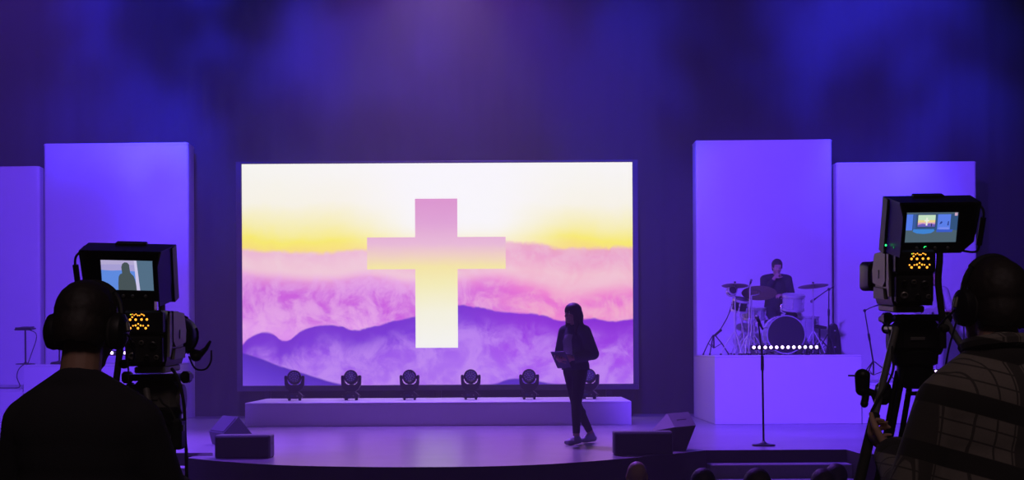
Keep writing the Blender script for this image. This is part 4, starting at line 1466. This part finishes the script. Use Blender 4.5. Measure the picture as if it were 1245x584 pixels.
def seated(label, px, py, d, skin, shirt, bald=False, lean=0.0, hair_m=None):
    top = P(px, py, d)
    hgt = top.z                                     # top of the head above the hall floor
    k = hgt - 1.235
    J = dict(pelvis=V((0, -.03, .56 + k * .3)), neck=V((lean, -.02, .975 + k)), head=V((lean * 1.3, .02, 1.115 + k)), shl=V((-.178, -.02, .92 + k)), shr=V((.178, -.02, .92 + k)),
             ell=V((-.23, .06, .66 + k * .5)), elr=V((.23, .06, .66 + k * .5)), wrl=V((-.13, .29, .62)), wrr=V((.13, .29, .62)),
             hpl=V((-.09, 0, .52)), hpr=V((.09, 0, .52)), knl=V((-.12, .40, .50)), knr=V((.12, .40, .50)), anl=V((-.12, .42, .095)), anr=V((.12, .42, .095)), tol=V((-.13, .58, .034)), tor=V((.13, .58, .034)))
    hl = dict(wrist=J['wrl'], f=(.2, .95, -.1), n=(0, 0, -1), thumb=1, curl=(15, 25, 20))
    hr = dict(wrist=J['wrr'], f=(-.2, .95, -.1), n=(0, 0, -1), thumb=-1, curl=(15, 25, 20))
    o, R = body(J, 'person', label, 'audience in the front rows', (top.x, d, 0), 0, skin, .009, [hl, hr])
    top_garment(J, shirt, 'shirt', o, inf=.018, voxel=.012, hem=.05, cuff=.9)
    trousers(J, M_DENIM, o, voxel=.012); shoes(J, M_SHOEB, o, .01)
    if not bald:
        short_hair(o, J['head'], R, 1.06, .007, m=hair_m or M_HAIR)
    # the seat underneath
    t = thing('auditorium_seat', 'dark seat below the frame under a person of the audience', 'seat', (top.x, d, 0), 0, 'auditorium seats')
    MB().box((0, .06, .355), (.46, .42, .06), .02).build('seat', M_SEAT, t)
    MB().box((0, -.24, .66), (.46, .05, .52), .02, Rx(6)).build('backrest', M_SEAT, t)
    for sx in (-1, 1):
        MB().box((sx * .265, .03, .26), (.05, .40, .52), .01).build('armrest', M_BLACK, t)
    return o
seated('bald head in the front row below the low speaker box near the woman', 774.5, 562.5, 10.3, M_SKIN, M_SHIRTS[0], bald=True)
seated('dark-haired head at the frame bottom just past the bald head, toward the steps', 855, 573.5, 9.45, M_SKIN2, M_SHIRTS[1])
seated('dark-haired head at the frame bottom straight below the tall microphone stand', 921, 574, 8.5, M_SKIN, M_SHIRTS[2], hair_m=M_HAIRB)
seated('brown-haired head before the end of the steps nearest the plaid operator, the lower of two', 1001, 574, 9.7, M_SKIN2, M_SHIRTS[0], hair_m=M_HAIRB)
seated('darker head beside the end of the steps, the higher one of two overlapping heads', 1017, 567.5, 10.7, M_SKIN2, M_SHIRTS[1])
# ================================================================ broadcast cameras on tripods
M_AMBER = emit('amber_dot', (1.0, .36, .03), 2.2)
M_AMBERG = emit('yellow_green_dot', (.55, .75, .05), 1.4)
M_GREENL = emit('green_indicator', (.02, 1.0, .18), 3.0)
M_GREENGLINT = emit('green_lamp_reflection', (.01, .35, .08), .8)
M_SHELLB = mat('taupe_camera_shell', (.12, .105, .10), .45, var=.1, scale=80)
M_SHELLG = mat('pale_camera_shell', (.30, .30, .32), .45, var=.08, scale=80)
M_GLASS = mat('dark_lens_glass', (.01, .01, .015), .05, spec=.8, coat=1.0)
M_RED = mat('red_plastic', (.35, .02, .02), .5)

DOTS = [(190, 232, 8), (212, 228, 7), (240, 240, 8), (265, 228, 8), (290, 245, 9), (315, 245, 8), (340, 228, 8), (360, 232, 7), (378, 245, 9), (212, 268, 11),
        (183, 305, 15), (260, 305, 15), (342, 303, 15), (417, 302, 15),
        (155, 392, 10), (222, 392, 9), (258, 387, 12), (295, 365, 10), (330, 388, 12), (365, 392, 9), (435, 390, 10),
        (183, 427, 15), (291, 427, 15), (400, 427, 15)]


def screen_mesh(parent, kind, W_, H_, T):
    """the live picture: flat coloured fields on the panel"""
    mb, ms = MB(), []
    def em(c, s=1.0):
        ms.append(emit('live_picture_colour', lin(c), s)); return len(ms) - 1
    lay = [0]
    def quad(pts, mi):
        lay[0] += 1
        y = -.0022 - .00012 * lay[0]
        mb.add([T @ V(((u - .5) * W_, y, (v - .5) * H_)) for u, v in pts], [tuple(range(len(pts)))], mi)
    def rect(u0, v0, u1, v1, mi): quad([(u0, v0), (u1, v0), (u1, v1), (u0, v1)], mi)
    if kind == 'close':
        rect(0, 0, 1, 1, em((96, 140, 226)))
        quad([(0, .66), (.2, .64), (.4, .66), (.72, .62), (.70, 1), (0, 1)], em((168, 160, 214)))
        quad([(0, .84), (.35, .86), (.70, .84), (.70, 1), (0, 1)], em((182, 172, 214)))
        quad([(.66, .0), (.73, 0), (.70, 1), (.64, 1)], em((206, 200, 236)))
        quad([(.73, 0), (1, 0), (1, 1), (.69, 1)], em((84, 112, 136)))
        sil = [(.31, 0), (.315, .25), (.33, .45), (.36, .53), (.40, .56), (.395, .66), (.39, .76), (.41, .87), (.46, .93), (.51, .92), (.545, .85), (.55, .72), (.555, .60), (.58, .54), (.62, .47), (.645, .34), (.66, .18), (.665, 0)]
        quad(sil, em((72, 84, 88)))
    else:
        rect(0, 0, 1, 1, em((78, 98, 112)))
        rect(0, .40, 1, .94, em((52, 84, 128)))
        rect(0, .40, .13, .93, em((84, 124, 236)))
        rect(.14, .44, .19, .93, em((60, 90, 160)))
        rect(.215, .50, .575, .93, em((50, 62, 110)))
        rect(.23, .52, .565, .91, em((214, 160, 196)))
        rect(.23, .72, .565, .91, em((196, 226, 196)))
        rect(.23, .66, .565, .74, em((236, 214, 150)))
        quad([(.23, .52), (.565, .52), (.565, .60), (.45, .63), (.40, .60), (.32, .62), (.23, .58)], em((110, 96, 190)))
        rect(.385, .56, .415, .82, em((235, 240, 225)))
        rect(.355, .70, .445, .745, em((235, 240, 225)))
        rect(.488, .53, .505, .63, em((30, 34, 60)))
        rect(.61, .42, .86, .93, em((92, 128, 236)))
        rect(.64, .42, .84, .50, em((120, 140, 240)))
        quad([(.65, .60), (.69, .62), (.71, .68), (.68, .70), (.66, .66)], em((48, 70, 150)))
        quad([(.80, .56), (.83, .56), (.83, .70), (.81, .70)], em((48, 66, 140)))
        quad([(.14, .36), (.22, .30), (.36, .28), (.50, .31), (.56, .38), (.55, .44), (.15, .44)], em((64, 132, 214)))
        quad([(.60, .34), (.9, .34), (.92, .42), (.60, .43)], em((58, 92, 206)))
        rect(.93, .88, .985, .98, em((206, 170, 196)))
    return mb.build('screen', ms, parent, smooth=0)


def broadcast_camera(label, loc, yaw, s, vf, picture, yawvf=0.0, pitch=0.0):
    """loc: middle of the bottom rear edge. s=+1: the hood flap and pale side are on local -x"""
    t = thing('broadcast_camera', label, 'camera', loc, yaw)
    t.rotation_euler.x = pitch
    X = lambda x: x * s
    def bx(c, sz, ch=.004, R=None): return MB().box((X(c[0]), c[1], c[2]), sz, ch, R)
    # body: rear block, sloped shoulders
    prof = [(-.060, 0), (.066, 0), (.068, .02), (.068, .15), (.052, .185), (-.050, .185), (-.066, .15), (-.066, .02)]
    b = MB()
    b.extrude([(X(x), .03, z) for x, z in prof], (0, .33, 0))
    b.box((0, .385, .09), (.118, .05, .14), .012)
    body_ = b.build('body', M_BLACK, t)
    # pale side shell towards the stage middle
    q = MB()
    q.extrude([(X(-.067), y, z) for y, z in ((.05, .03), (.09, .075), (.09, .178), (.045, .183), (.035, .03))], (X(-.008), 0, 0))
    q.build('side_shell', M_SHELLG, body_)
    q = MB()
    q.extrude([(X(-.067), y, z) for y, z in ((.095, .080), (.14, .062), (.345, .075), (.355, .12), (.31, .178), (.095, .183))], (X(-.011), 0, 0))
    q.build('side_panel', M_SHELLB, body_)
    q = MB()
    q.extrude([(X(-.067), y, z) for y, z in ((.12, .02), (.34, .02), (.34, .060), (.14, .055))], (X(-.009), 0, 0))
    q.build('side_cover', M_GREYP, body_)
    MB().box((X(-.079), .22, .105), (.003, .012, .03), .001).build('side_mark', M_SHELLG, body_)
    # rear face
    r = MB()
    r.box((0, .0, .145), (.128, .06, .078), .008)
    r.box((0, .004, .055), (.120, .05, .095), .008)
    rear = r.build('rear_panel', M_BLACK, t)
    for i, (x, z, rr) in enumerate(((-.035, .075, .010), (-.005, .078, .008), (.03, .07, .013), (-.035, .035, .012), (.01, .03, .010), (.042, .03, .008))):
        MB().lathe([(rr, 0), (rr, .012), (rr * .7, .014), (rr * .6, .004)], Matrix.Translation((x, -.018, z)) @ Matrix.Rotation(PI / 2, 4, 'X'), 16).build('connector', M_GREYM if i % 2 else M_BLACKM, rear)
    # dotted number display
    k = .000228
    d = MB()
    for i, (x, y, rr) in enumerate(DOTS):
        d.ball(((x - 300) * k + vf['dx'], -.031, (330 - y) * k + .148), (rr * k * 1.15, .0012, rr * k * 1.15), None, 8, 6, 1 if i < 1 else 0)
    MB().box((vf['dx'], -.0285, .148), (.086, .005, .060), .002).build('number_display', M_BLACK, rear)
    d.build('display_dots', [M_AMBER, M_AMBERG], rear)
    # top handle
    MB().tube(curve_pts([(0, .07, .182), (0, .08, .225), (0, .12, .235), (0, .27, .235), (0, .31, .225), (0, .32, .182)], 4), .012, 10).build('top_handle', M_GREYP, t)
    # lens
    l = MB()
    Ml = Matrix.Translation((0, .40, .098)) @ Matrix.Rotation(-PI / 2, 4, 'X')
    l.lathe([(.044, 0), (.046, .03), (.050, .035), (.050, .08), (.047, .085), (.047, .12), (.054, .13), (.056, .19), (.050, .2), (.048, .19)], Ml, 32)
    lens = l.build('lens', M_BLACK, t)
    g = MB()
    for i in range(36):
        a = 2 * PI * i / 36
        g.box(Ml @ V((.0505 * math.cos(a), .0505 * math.sin(a), .058)), (.004, .003, .036), 0, Ml.to_3x3() @ Matrix.Rotation(a, 3, 'Z'))
    g.build('focus_ring', M_RUBBER, lens)
    MB().lathe([(.046, .186), (.03, .192), (0, .194)], Ml, 28).build('front_glass', M_GLASS, lens)
    MB().box((X(.062), .47, .09), (.045, .13, .075), .012).build('zoom_grip', M_BLACK, lens)
    if s > 0:
        h = MB()
        sec = []
        for y, w_, hh in ((.555, .062, .048), (.60, .068, .054), (.70, .070, .056)):
            rr = .018
            pts = []
            for cx_, cz_, a0 in ((w_ - rr, hh - rr, 0), (-w_ + rr, hh - rr, 90), (-w_ + rr, -hh + rr, 180), (w_ - rr, -hh + rr, 270)):
                for i in range(5):
                    a = math.radians(a0 + 22.5 * i)
                    pts.append((cx_ + rr * math.cos(a), y, .098 + cz_ + rr * math.sin(a)))
            sec.append(pts)
        inner = [[(p[0] * .92, p[1], .098 + (p[2] - .098) * .92) for p in sec[2]], [(p[0] * .80, p[1], .098 + (p[2] - .098) * .8) for p in sec[0]]]
        sec = sec + inner
        n = len(sec[0])
        h.add([p for q_ in sec for p in q_], [(j * n + i, j * n + (i + 1) % n, (j + 1) * n + (i + 1) % n, (j + 1) * n + i) for j in range(4) for i in range(n)] + [tuple(4 * n + i for i in range(n)), tuple(range(n))])
        h.build('lens_hood', M_BLACK, lens)
    else:
        MB().lathe([(.058, .14), (.070, .16), (.073, .20), (.074, .26), (.068, .261), (.062, .20), (.05, .185)], Ml, 36).build('lens_hood', M_BLACK, lens)
        f = MB()
        for a0 in (20, 140, 260):
            pts = []
            for i in range(7):
                a = math.radians(a0 + 14 * i - 42)
                pts.append(Ml @ V(((.075) * math.cos(a), .075 * math.sin(a), .23)))
            f.tube(pts, .006, 6)
        f.build('hood_clip', M_BLACKM, lens)
        lv = MB()
        lv.tube([(.06, .60, .035), (.085, .63, .028), (.10, .66, .045), (.115, .68, .075)], [.016, .014, .009, .005], 10)
        lv.ball((.07, .62, .02), (.022, .03, .02), None, 12, 8)
        lv.build('hood_lever', M_BLACK, lens)
        MB().tube(curve_pts([(.055, .55, .02), (.07, .60, -.025), (.10, .65, -.03), (.118, .67, .0), (.118, .68, .04)], 5), .0035, 6).build('lens_cable', M_RUBBER, lens)
    # plate under the body
    MB().box((X(-.012), .17, -.012), (.10, .30, .022), .004).build('wedge_plate', M_SHELLG, t)
    # viewfinder: monitor in a deep hood, tipped towards the operator
    c = V((vf['x'], -.02, vf['z']))
    T = Matrix.Translation(c) @ Matrix.Rotation(math.radians(yawvf), 4, 'Z') @ Matrix.Rotation(math.radians(vf.get('tilt', 18)), 4, 'X') @ Matrix.Rotation(math.radians(vf.get('roll', 0)), 4, 'Y')
    W_, H_ = .168, .100
    hs = MB()
    out_ = [(-.150, -.088), (.105, -.088), (.145, -.050), (.150, .06), (.135, .092), (-.150, .092)]
    hs.extrude([T @ V((X(x), .0, z)) for x, z in out_], T.to_3x3() @ V((0, .055, 0)))
    house = hs.build('viewfinder', M_BLACK, t)
    # bezel round the glass
    bz = MB()
    for cx_, cz_, w_, h_ in ((0, H_ / 2 + .014, W_ + .06, .028), (0, -H_ / 2 - .0155, W_ + .06, .031), (-W_ / 2 - .015, 0, .03, H_), (W_ / 2 + .015, 0, .03, H_)):
        bz.box(T @ V((cx_, -.003, cz_)), (w_, .012, h_), .002, T.to_3x3())
    bz.build('bezel', M_BLACK, house)
    screen_mesh(house, picture, W_, H_, T)
    # sun hood: top sheet and flap, with thickness
    hd = MB()
    def sheet(pts, n): hd.extrude([T @ V((X(p[0]), p[1], p[2])) for p in pts], T.to_3x3() @ V((X(n[0]), n[1], n[2])))
    sheet([(-.150, .05, .088), (.135, .05, .088), (.120, -.10, .097), (-.138, -.10, .097)], (0, 0, .006))
    sheet([(-.150, .05, -.088), (-.150, .05, .090), (-.138, -.10, .097), (-.132, -.125, .060), (-.132, -.125, -.070)], (.005, 0, 0))
    sheet([(.140, .03, -.045), (.140, .03, .088), (.122, -.085, .096), (.136, -.02, -.02)], (.005, 0, 0))
    hd.build('sun_hood', M_BLACKM, house)
    MB().box(T @ V((X(-.01), .03, .098)), (.10, .03, .010), .003, T.to_3x3()).build('hood_hinge', M_BLACKM, house)
    for i in range(4):
        x = (-.045 + .03 * i) + (.0 if i < 3 else .012)
        MB().lathe([(.006, 0), (.006, .004), (.004, .006)], T @ Matrix.Translation((x, -.009, -H_ / 2 - .018)) @ Matrix.Rotation(PI / 2, 4, 'X'), 12).build('button', M_GREYM, house)
    if s > 0:
        MB().ball(T @ V((-.016, -.010, -H_ / 2 - .016)), (.0055, .003, .0045), T.to_3x3(), 10, 6).build('green_lamp_glow', M_GREENL, house)
        MB().ball(T @ V((-.152, -.03, -.052)), (.003, .004, .0035), T.to_3x3(), 10, 6).build('green_lamp_glow', M_GREENL, house)
        MB().ball(T @ V((-.137, -.07, -.050)), (.0025, .004, .003), T.to_3x3(), 10, 6).build('green_lamp_glow', M_GREENGLINT, house)  # faint glowing dot painted in as a green lamp's reflection on the flap
    # grip and cable on the outer side
    pts = curve_pts([T @ V((X(.142), .02, .070)), T @ V((X(.158), .01, .066)), T @ V((X(.168), .0, .040)), T @ V((X(.164), .0, -.045)), T @ V((X(.160), .0, -.078)), T @ V((X(.148), .01, -.088)), T @ V((X(.118), .02, -.086))], 6)
    MB().tube(pts, .0038, 8).build('viewfinder_cable', M_RUBBER, house)
    MB().tube([T @ V((X(.1675), .0, .030)), T @ V((X(.166), .0, .0)), T @ V((X(.162), .0, -.062))], .0095, 10).build('cable_sleeve', M_BLACK, house)
    # bracket between body and viewfinder
    MB().box((vf['x'] * .5, .02, (vf['z'] - .085 + .19) / 2), (.115, .06, vf['z'] - .085 - .17), .006).build('viewfinder_bracket', M_BLACKM, t)
    # cable loom down the outer side
    pts = curve_pts([(X(.085), .02, .21), (X(.082), .0, .15), (X(.078), .0, .08), (X(.084), -.01, .0), (X(.090), -.01, -.05), (X(.095), .0, -.14)], 5)
    MB().tube(pts, .011, 8).build('cable_loom', M_RUBBER, t)
    return t


def camera_tripod(label, top, feet, handle, handle2, floor, zoomctl, hm=None):
    """top: underside of the camera plate"""
    t = thing('camera_tripod', label, 'tripod', (top.x, top.y + .17, floor))
    o = t.location
    c = V((0, 0, top.z - floor))
    MB().box(c + V((0, 0, -.035)), (.19, .22, .022), .006).box(c + V((-.10, -.02, -.035)), (.03, .05, .04), .008).box(c + V((.10, -.02, -.035)), (.03, .05, .04), .008).build('mounting_plate', M_BLACKM, t)
    h = MB()
    h.box(c + V((0, 0, -.10)), (.15, .13, .11), .02)
    h.cyl(c + V((-.085, 0, -.11)), c + V((.085, 0, -.11)), .05, n=24)
    hd = h.build('fluid_head', hm or M_BLACK, t)
    MB().lathe([(.055, -.20), (.075, -.19), (.078, -.155), (.06, -.145)], Matrix.Translation(c), 28).build('bowl', M_BLACKM, t)
    MB().box(c + V((-.01, -.068, -.105)), (.05, .006, .012), .002).build('drag_scale', M_GREYM, hd)
    hub = c + V((0, 0, -.215))
    MB().lathe([(.03, -.06), (.05, -.05), (.06, .0), (.06, .02), (.05, .025)], Matrix.Translation(hub), 24).build('leg_hub', M_BLACKM, t)
    for f in feet:
        f = V(f) - o
        a = hub + (V((f.x, f.y, 0)) - V((hub.x, hub.y, 0))).normalized() * .05
        m = MB()
        d = (f - a)
        side = d.cross(V((0, 0, 1))).normalized() * .022
        for s_ in (-1, 1):
            m.tube([a + side * s_, a + d * .52 + side * s_ * .9], .0105, 8)
        m.tube([a + d * .46, f + V((0, 0, .015))], .011, 8)
        leg = m.build('leg', hm or M_BLACKM, t)
        MB().box(a + d * .5, (.065, .045, .05), .01, d.to_track_quat('Z', 'Y').to_matrix()).build('leg_clamp', M_BLACK, leg)
        MB().ball(f + V((0, 0, .022)), (.028, .028, .02), None, 14, 8).build('rubber_foot', M_RUBBER, leg)
    MB().box(hub + V((.0, -.03, -.075)), (.075, .02, .014), .004).build('spreader', M_BLACKM, t)
    for hh in (handle, handle2):
        if hh is None:
            continue
        p0, p1 = hh[0] - o, hh[1] - o
        d = p1 - p0
        ph = MB().tube([p0, p1], .0115, 12).build('pan_handle', M_GREYM, t)
        MB().tube([p0 + d * -.02, p0 + d * .42], .0165, 12).build('rubber_grip', M_RUBBER, ph)
        root = c + V((math.copysign(.095, p1.x - c.x), 0, -.07))
        MB().tube([p1, root], .014, 10).ball(root, .018).build('handle_joint', M_BLACKM, t)
        if hh is handle and zoomctl is not None:
            g, att = zoomctl[0] - o, zoomctl[1] - o
            zc = MB()
            zc.ball(g + V((0, 0, .028)), (.024, .026, .022), None, 18, 12)
            zc.cyl(g + V((0, 0, .03)), g + V((0, 0, -.012)), .024, .022, 18)
            zc.ball(g + V((0, 0, -.016)), (.022, .022, .02), None, 18, 12)
            zc.build('zoom_control', M_BLACK, ph)
            MB().tube([g + V((-.018, 0, .028)), g + V((-.045, -.005, .029))], .003, 6).build('thumb_lever', M_GREYM, ph)
            k2 = MB().tube([g + V((.012, 0, -.030)), g + V((.006, 0, -.056))], [.011, .012], 12).ball(g + V((.006, 0, -.06)), (.013, .013, .013), None, 12, 8)
            k2.build('focus_knob', M_BLACK, ph)
            MB().tube([g + V((.016, 0, -.02)), g + (att - g) * .55 + V((0, 0, -.012)), att], [.011, .012, .014], 10).build('clamp_arm', M_BLACK, ph)
            MB().box(att, (.048, .05, .075), .012, d.to_track_quat('Z', 'Y').to_matrix()).build('bar_clamp', M_BLACK, ph)
            cb = curve_pts([g + V((.03, 0, -.03)), att + V((-.02, -.02, -.06)), p0 + d * .45 + V((-.02, -.02, 0)), att + V((.03, .0, .06)), p0 + d * .85 + V((.0, -.02, .0)), root + V((-.01, -.05, .02))], 5)
            MB().tube(cb, .0042, 6).build('control_cable', M_RUBBER, ph)
    return t

DCR = 4.42
# --- camera with the green lights, on the side of the plaid operator
a = P(1111, 372, DCR)
camr = V((a.x, DCR, a.z))
vfc = P(1132, 277, DCR)
broadcast_camera('camera with a wide live picture and green lights, used by the person in plaid', camr, math.radians(-6), 1, dict(tilt=15, x=vfc.x - camr.x - .008, z=vfc.z - camr.z, dx=P(1115.5, 316, DCR).x - camr.x), 'wide', 6, math.radians(3))
oR = V((P(1112, 400, 4.57).x, 4.57, camr.z))
camera_tripod('black tripod carrying the camera with green lights, a bar gripped by the person in plaid', V((oR.x, oR.y - .17, camr.z - .003)),
              [V((oR.x - .36, oR.y - .04, ZP)), V((oR.x - .14, oR.y + .48, ZP)), V((oR.x + .56, oR.y + .02, ZP))],
              (BAR0, BAR1), (P(1190, 452, 4.08), P(1146, 385, 4.45)), ZP, (P(1048.5, 468, 4.22), P(1073, 479, 4.235)))
# --- camera with the close-up, on the side of the plain sweater
DCL = 4.40
a = P(176, 446, DCL)
caml = V((a.x, DCL, a.z))
vfc = P(157.5, 335, DCL)
broadcast_camera('camera with a close-up silhouette on its viewfinder, used by the person in the plain sweater', caml, math.radians(4.5), -1, dict(tilt=16, x=vfc.x - caml.x, z=vfc.z - caml.z, dx=P(171, 393, DCL).x - caml.x, roll=1.5), 'close', -4.5, math.radians(1))
oL = caml + V((0, .17, 0))
camera_tripod('tripod under the camera with the close-up, mostly behind the sweatered operator', V((caml.x, caml.y, caml.z - .003)),
              [V((oL.x + .10, oL.y - .10, ZP)), V((oL.x + .05, oL.y + .50, ZP)), V((oL.x - .50, oL.y + .10, ZP))],
              (P(200, 612, 4.20), P(178, 474, 4.46)), None, ZP, None, M_GREYM)
# power box hung on the leg and the hanging cable
c = P(217, 528, 4.42)
pb = thing('power_box', 'small dark box hung beside the tripod behind the sweatered operator', 'box', c)
MB().box((0, 0, 0), (.035, .07, .10), .008).build('case', M_BLACK, pb)
MB().tube(curve_pts([(-.01, 0, .05), (-.03, 0, .085), (-.05, 0, .10), (-.065, .01, .12)], 4), .004, 6).build('hanging_strap', M_RUBBER, pb)
MB().box((.019, -.01, .02), (.004, .02, .02), .001).build('switch', M_GREYM, pb)
pc = [P(209, 449, 4.50), P(214, 456, 4.46), P(219.5, 470, 4.45), P(224, 496, 4.45), P(225, 530, 4.45), P(226.5, 552, 4.45), P(227, 590, 4.45), P(232, 800, 4.5)]
pc[-1].z = ZP + .01
tag(MB().tube(curve_pts(pc, 6), .0055, 8).build('camera_cable', M_RUBBER, world=True, loc=pc[0]), 'thin black cable hanging straight down from the close-up camera', 'cable')
# ================================================================ haze, lights, camera
w = bpy.data.worlds.new('hall_air')
SC.world = w
w.use_nodes = True
nt = w.node_tree
nt.nodes.clear()
out = nt.nodes.new('ShaderNodeOutputWorld')
bg = nt.nodes.new('ShaderNodeBackground')
bg.inputs[0].default_value = (0, 0, 0, 1)
nt.links.new(bg.outputs[0], out.inputs['Surface'])
k = NT(nt)
vol = nt.nodes.new('ShaderNodeVolumeScatter')
vol.inputs['Color'].default_value = (1, 1, 1, 1)
vol.inputs['Anisotropy'].default_value = 0.2
vol.inputs['Density'].default_value = HAZE
nt.links.new(vol.outputs[0], out.inputs['Volume'])
w.cycles.homogeneous_volume = True


def spot(name, loc, target, col, power, angle, blend=.6, r=.15):
    l = bpy.data.lights.new(name, 'SPOT')
    l.color = col
    l.energy = power
    l.spot_size = math.radians(angle)
    l.spot_blend = blend
    l.shadow_soft_size = r
    o = bpy.data.objects.new(name, l)
    COL.objects.link(o)
    o.location = loc
    d = V(target) - V(loc)
    o.rotation_euler = d.to_track_quat('-Z', 'Y').to_euler()
    return o


def haze_pattern(o, scale, seed, lo=.36, hi=.62):
    """noise pattern added to a lamp, standing in for patchy haze"""
    l = o.data
    l.use_nodes = True
    nt = l.node_tree
    em = [n for n in nt.nodes if n.type == 'EMISSION'][0]
    k = NT(nt)
    tc = nt.nodes.new('ShaderNodeTexCoord')
    mp = nt.nodes.new('ShaderNodeMapping')
    mp.inputs['Location'].default_value = (seed, seed * 1.7, 0)
    nt.links.new(tc.outputs['Normal'], mp.inputs['Vector'])
    n = k.noise(mp.outputs[0], scale, 2, .5)
    nt.links.new(k.math('ADD', k.smooth(n, lo, hi), .12), em.inputs['Strength'])
    return o


def area(name, loc, target, col, power, sx, sy, spread=180):
    l = bpy.data.lights.new(name, 'AREA')
    l.shape = 'RECTANGLE'
    l.size, l.size_y = sx, sy
    l.color = col
    l.energy = power
    l.spread = math.radians(spread)
    o = bpy.data.objects.new(name, l)
    COL.objects.link(o)
    o.location = loc
    d = V(target) - V(loc)
    o.rotation_euler = d.to_track_quat('-Z', 'Y').to_euler()
    return o

BLUE = (.14, .040, 1.0)
# wash from the centre of the hall onto the two banks of towers and platforms
spot('wash_drums', (0.2, 9.5, 8.8), (5.6, 21.5, 2.3), BLUE, 12600, 37, .35, .3)
spot('wash_keys', (-2.6, 9.5, 8.8), (-8.3, 21.9, 2.3), BLUE, 9300, 37, .35, .3)
# blue light on the floor at both sides
spot('floor_drums', (4.6, 15.5, 9.8), (4.2, 17.6, 1.0), (.11, .035, 1.0), 3800, 48, .7, .3)
spot('floor_keys', (-6.2, 15.5, 9.8), (-5.2, 16.0, 1.0), (.18, .06, 1.0), 11000, 44, .9, .3)
# top light on bench and stage centre
spot('top_centre', (-1.2, 20.9, 9.8), (-1.2, 21.0, 1.0), (.24, .09, 1.0), 2600, 56, .8, .3)
# floor wash from above the bench
spot('floor_wash', (-0.9, 20.4, 9.8), (-0.8, 15.6, 1.0), (.30, .085, 1.0), 7200, 72, .9, .3)
# unseen spots added high up; their patches on the curtain imitate cloudy haze
haze_pattern(spot('beam_a', (-2.6, 18.5, 9.9), (-2.6, 23.2, 6.8), (.085, .06, 1.0), 5600, 46, .9, .2), 3.0, 1.3)
haze_pattern(spot('beam_b', (5.8, 18.0, 9.9), (6.4, 23.2, 7.0), (.030, .034, 1.0), 13500, 56, .9, .2), 3.0, 4.1)
haze_pattern(spot('beam_c', (-5.6, 18.0, 9.9), (-5.6, 23.2, 7.3), (.028, .028, 1.0), 17000, 56, .9, .2), 3.0, 7.7)
haze_pattern(spot('beam_d', (1.6, 18.0, 9.9), (1.8, 23.2, 6.2), (.030, .036, 1.0), 6500, 60, .9, .2), 3.0, 9.2)
# neutral down light over the screen
spot('screen_top_glow', (-1.25, 21.9, 10.05), (-1.25, 23.35, 5.3), (1.0, .80, .66), 520, 66, .6, .2)
# dim fill added behind the view to brighten operators and cameras
area('foreground_fill', (0, -2.0, 8.5), (0, 4, 1.5), (1.0, .70, .72), 26, 4, 2, 110)

cam = bpy.data.cameras.new('camera')
cam.sensor_width = 36.0
cam.lens = F / 1245 * 36.0
cam.shift_x = (622.5 - CX) / 1245
cam.shift_y = (HY - 292.0) / 1245
cam.clip_end = 200
co = bpy.data.objects.new('camera', cam)
COL.objects.link(co)
co.matrix_world = Matrix.Translation((0, 0, EYE)) @ Matrix.Rotation(PI / 2, 4, 'X') @ Matrix.Rotation(-ROLL, 4, 'Z')
SC.camera = co

SC.view_settings.view_transform = 'Standard'
SC.view_settings.look = 'None'
SC.view_settings.exposure = 0
SC.view_settings.gamma = 1
SC.view_settings.use_curve_mapping = False
SC.cycles.use_denoising = True
SC.cycles.max_bounces = 6
SC.cycles.diffuse_bounces = 2
SC.cycles.glossy_bounces = 3
SC.cycles.volume_bounces = 0
SC.cycles.sample_clamp_indirect = 4.0
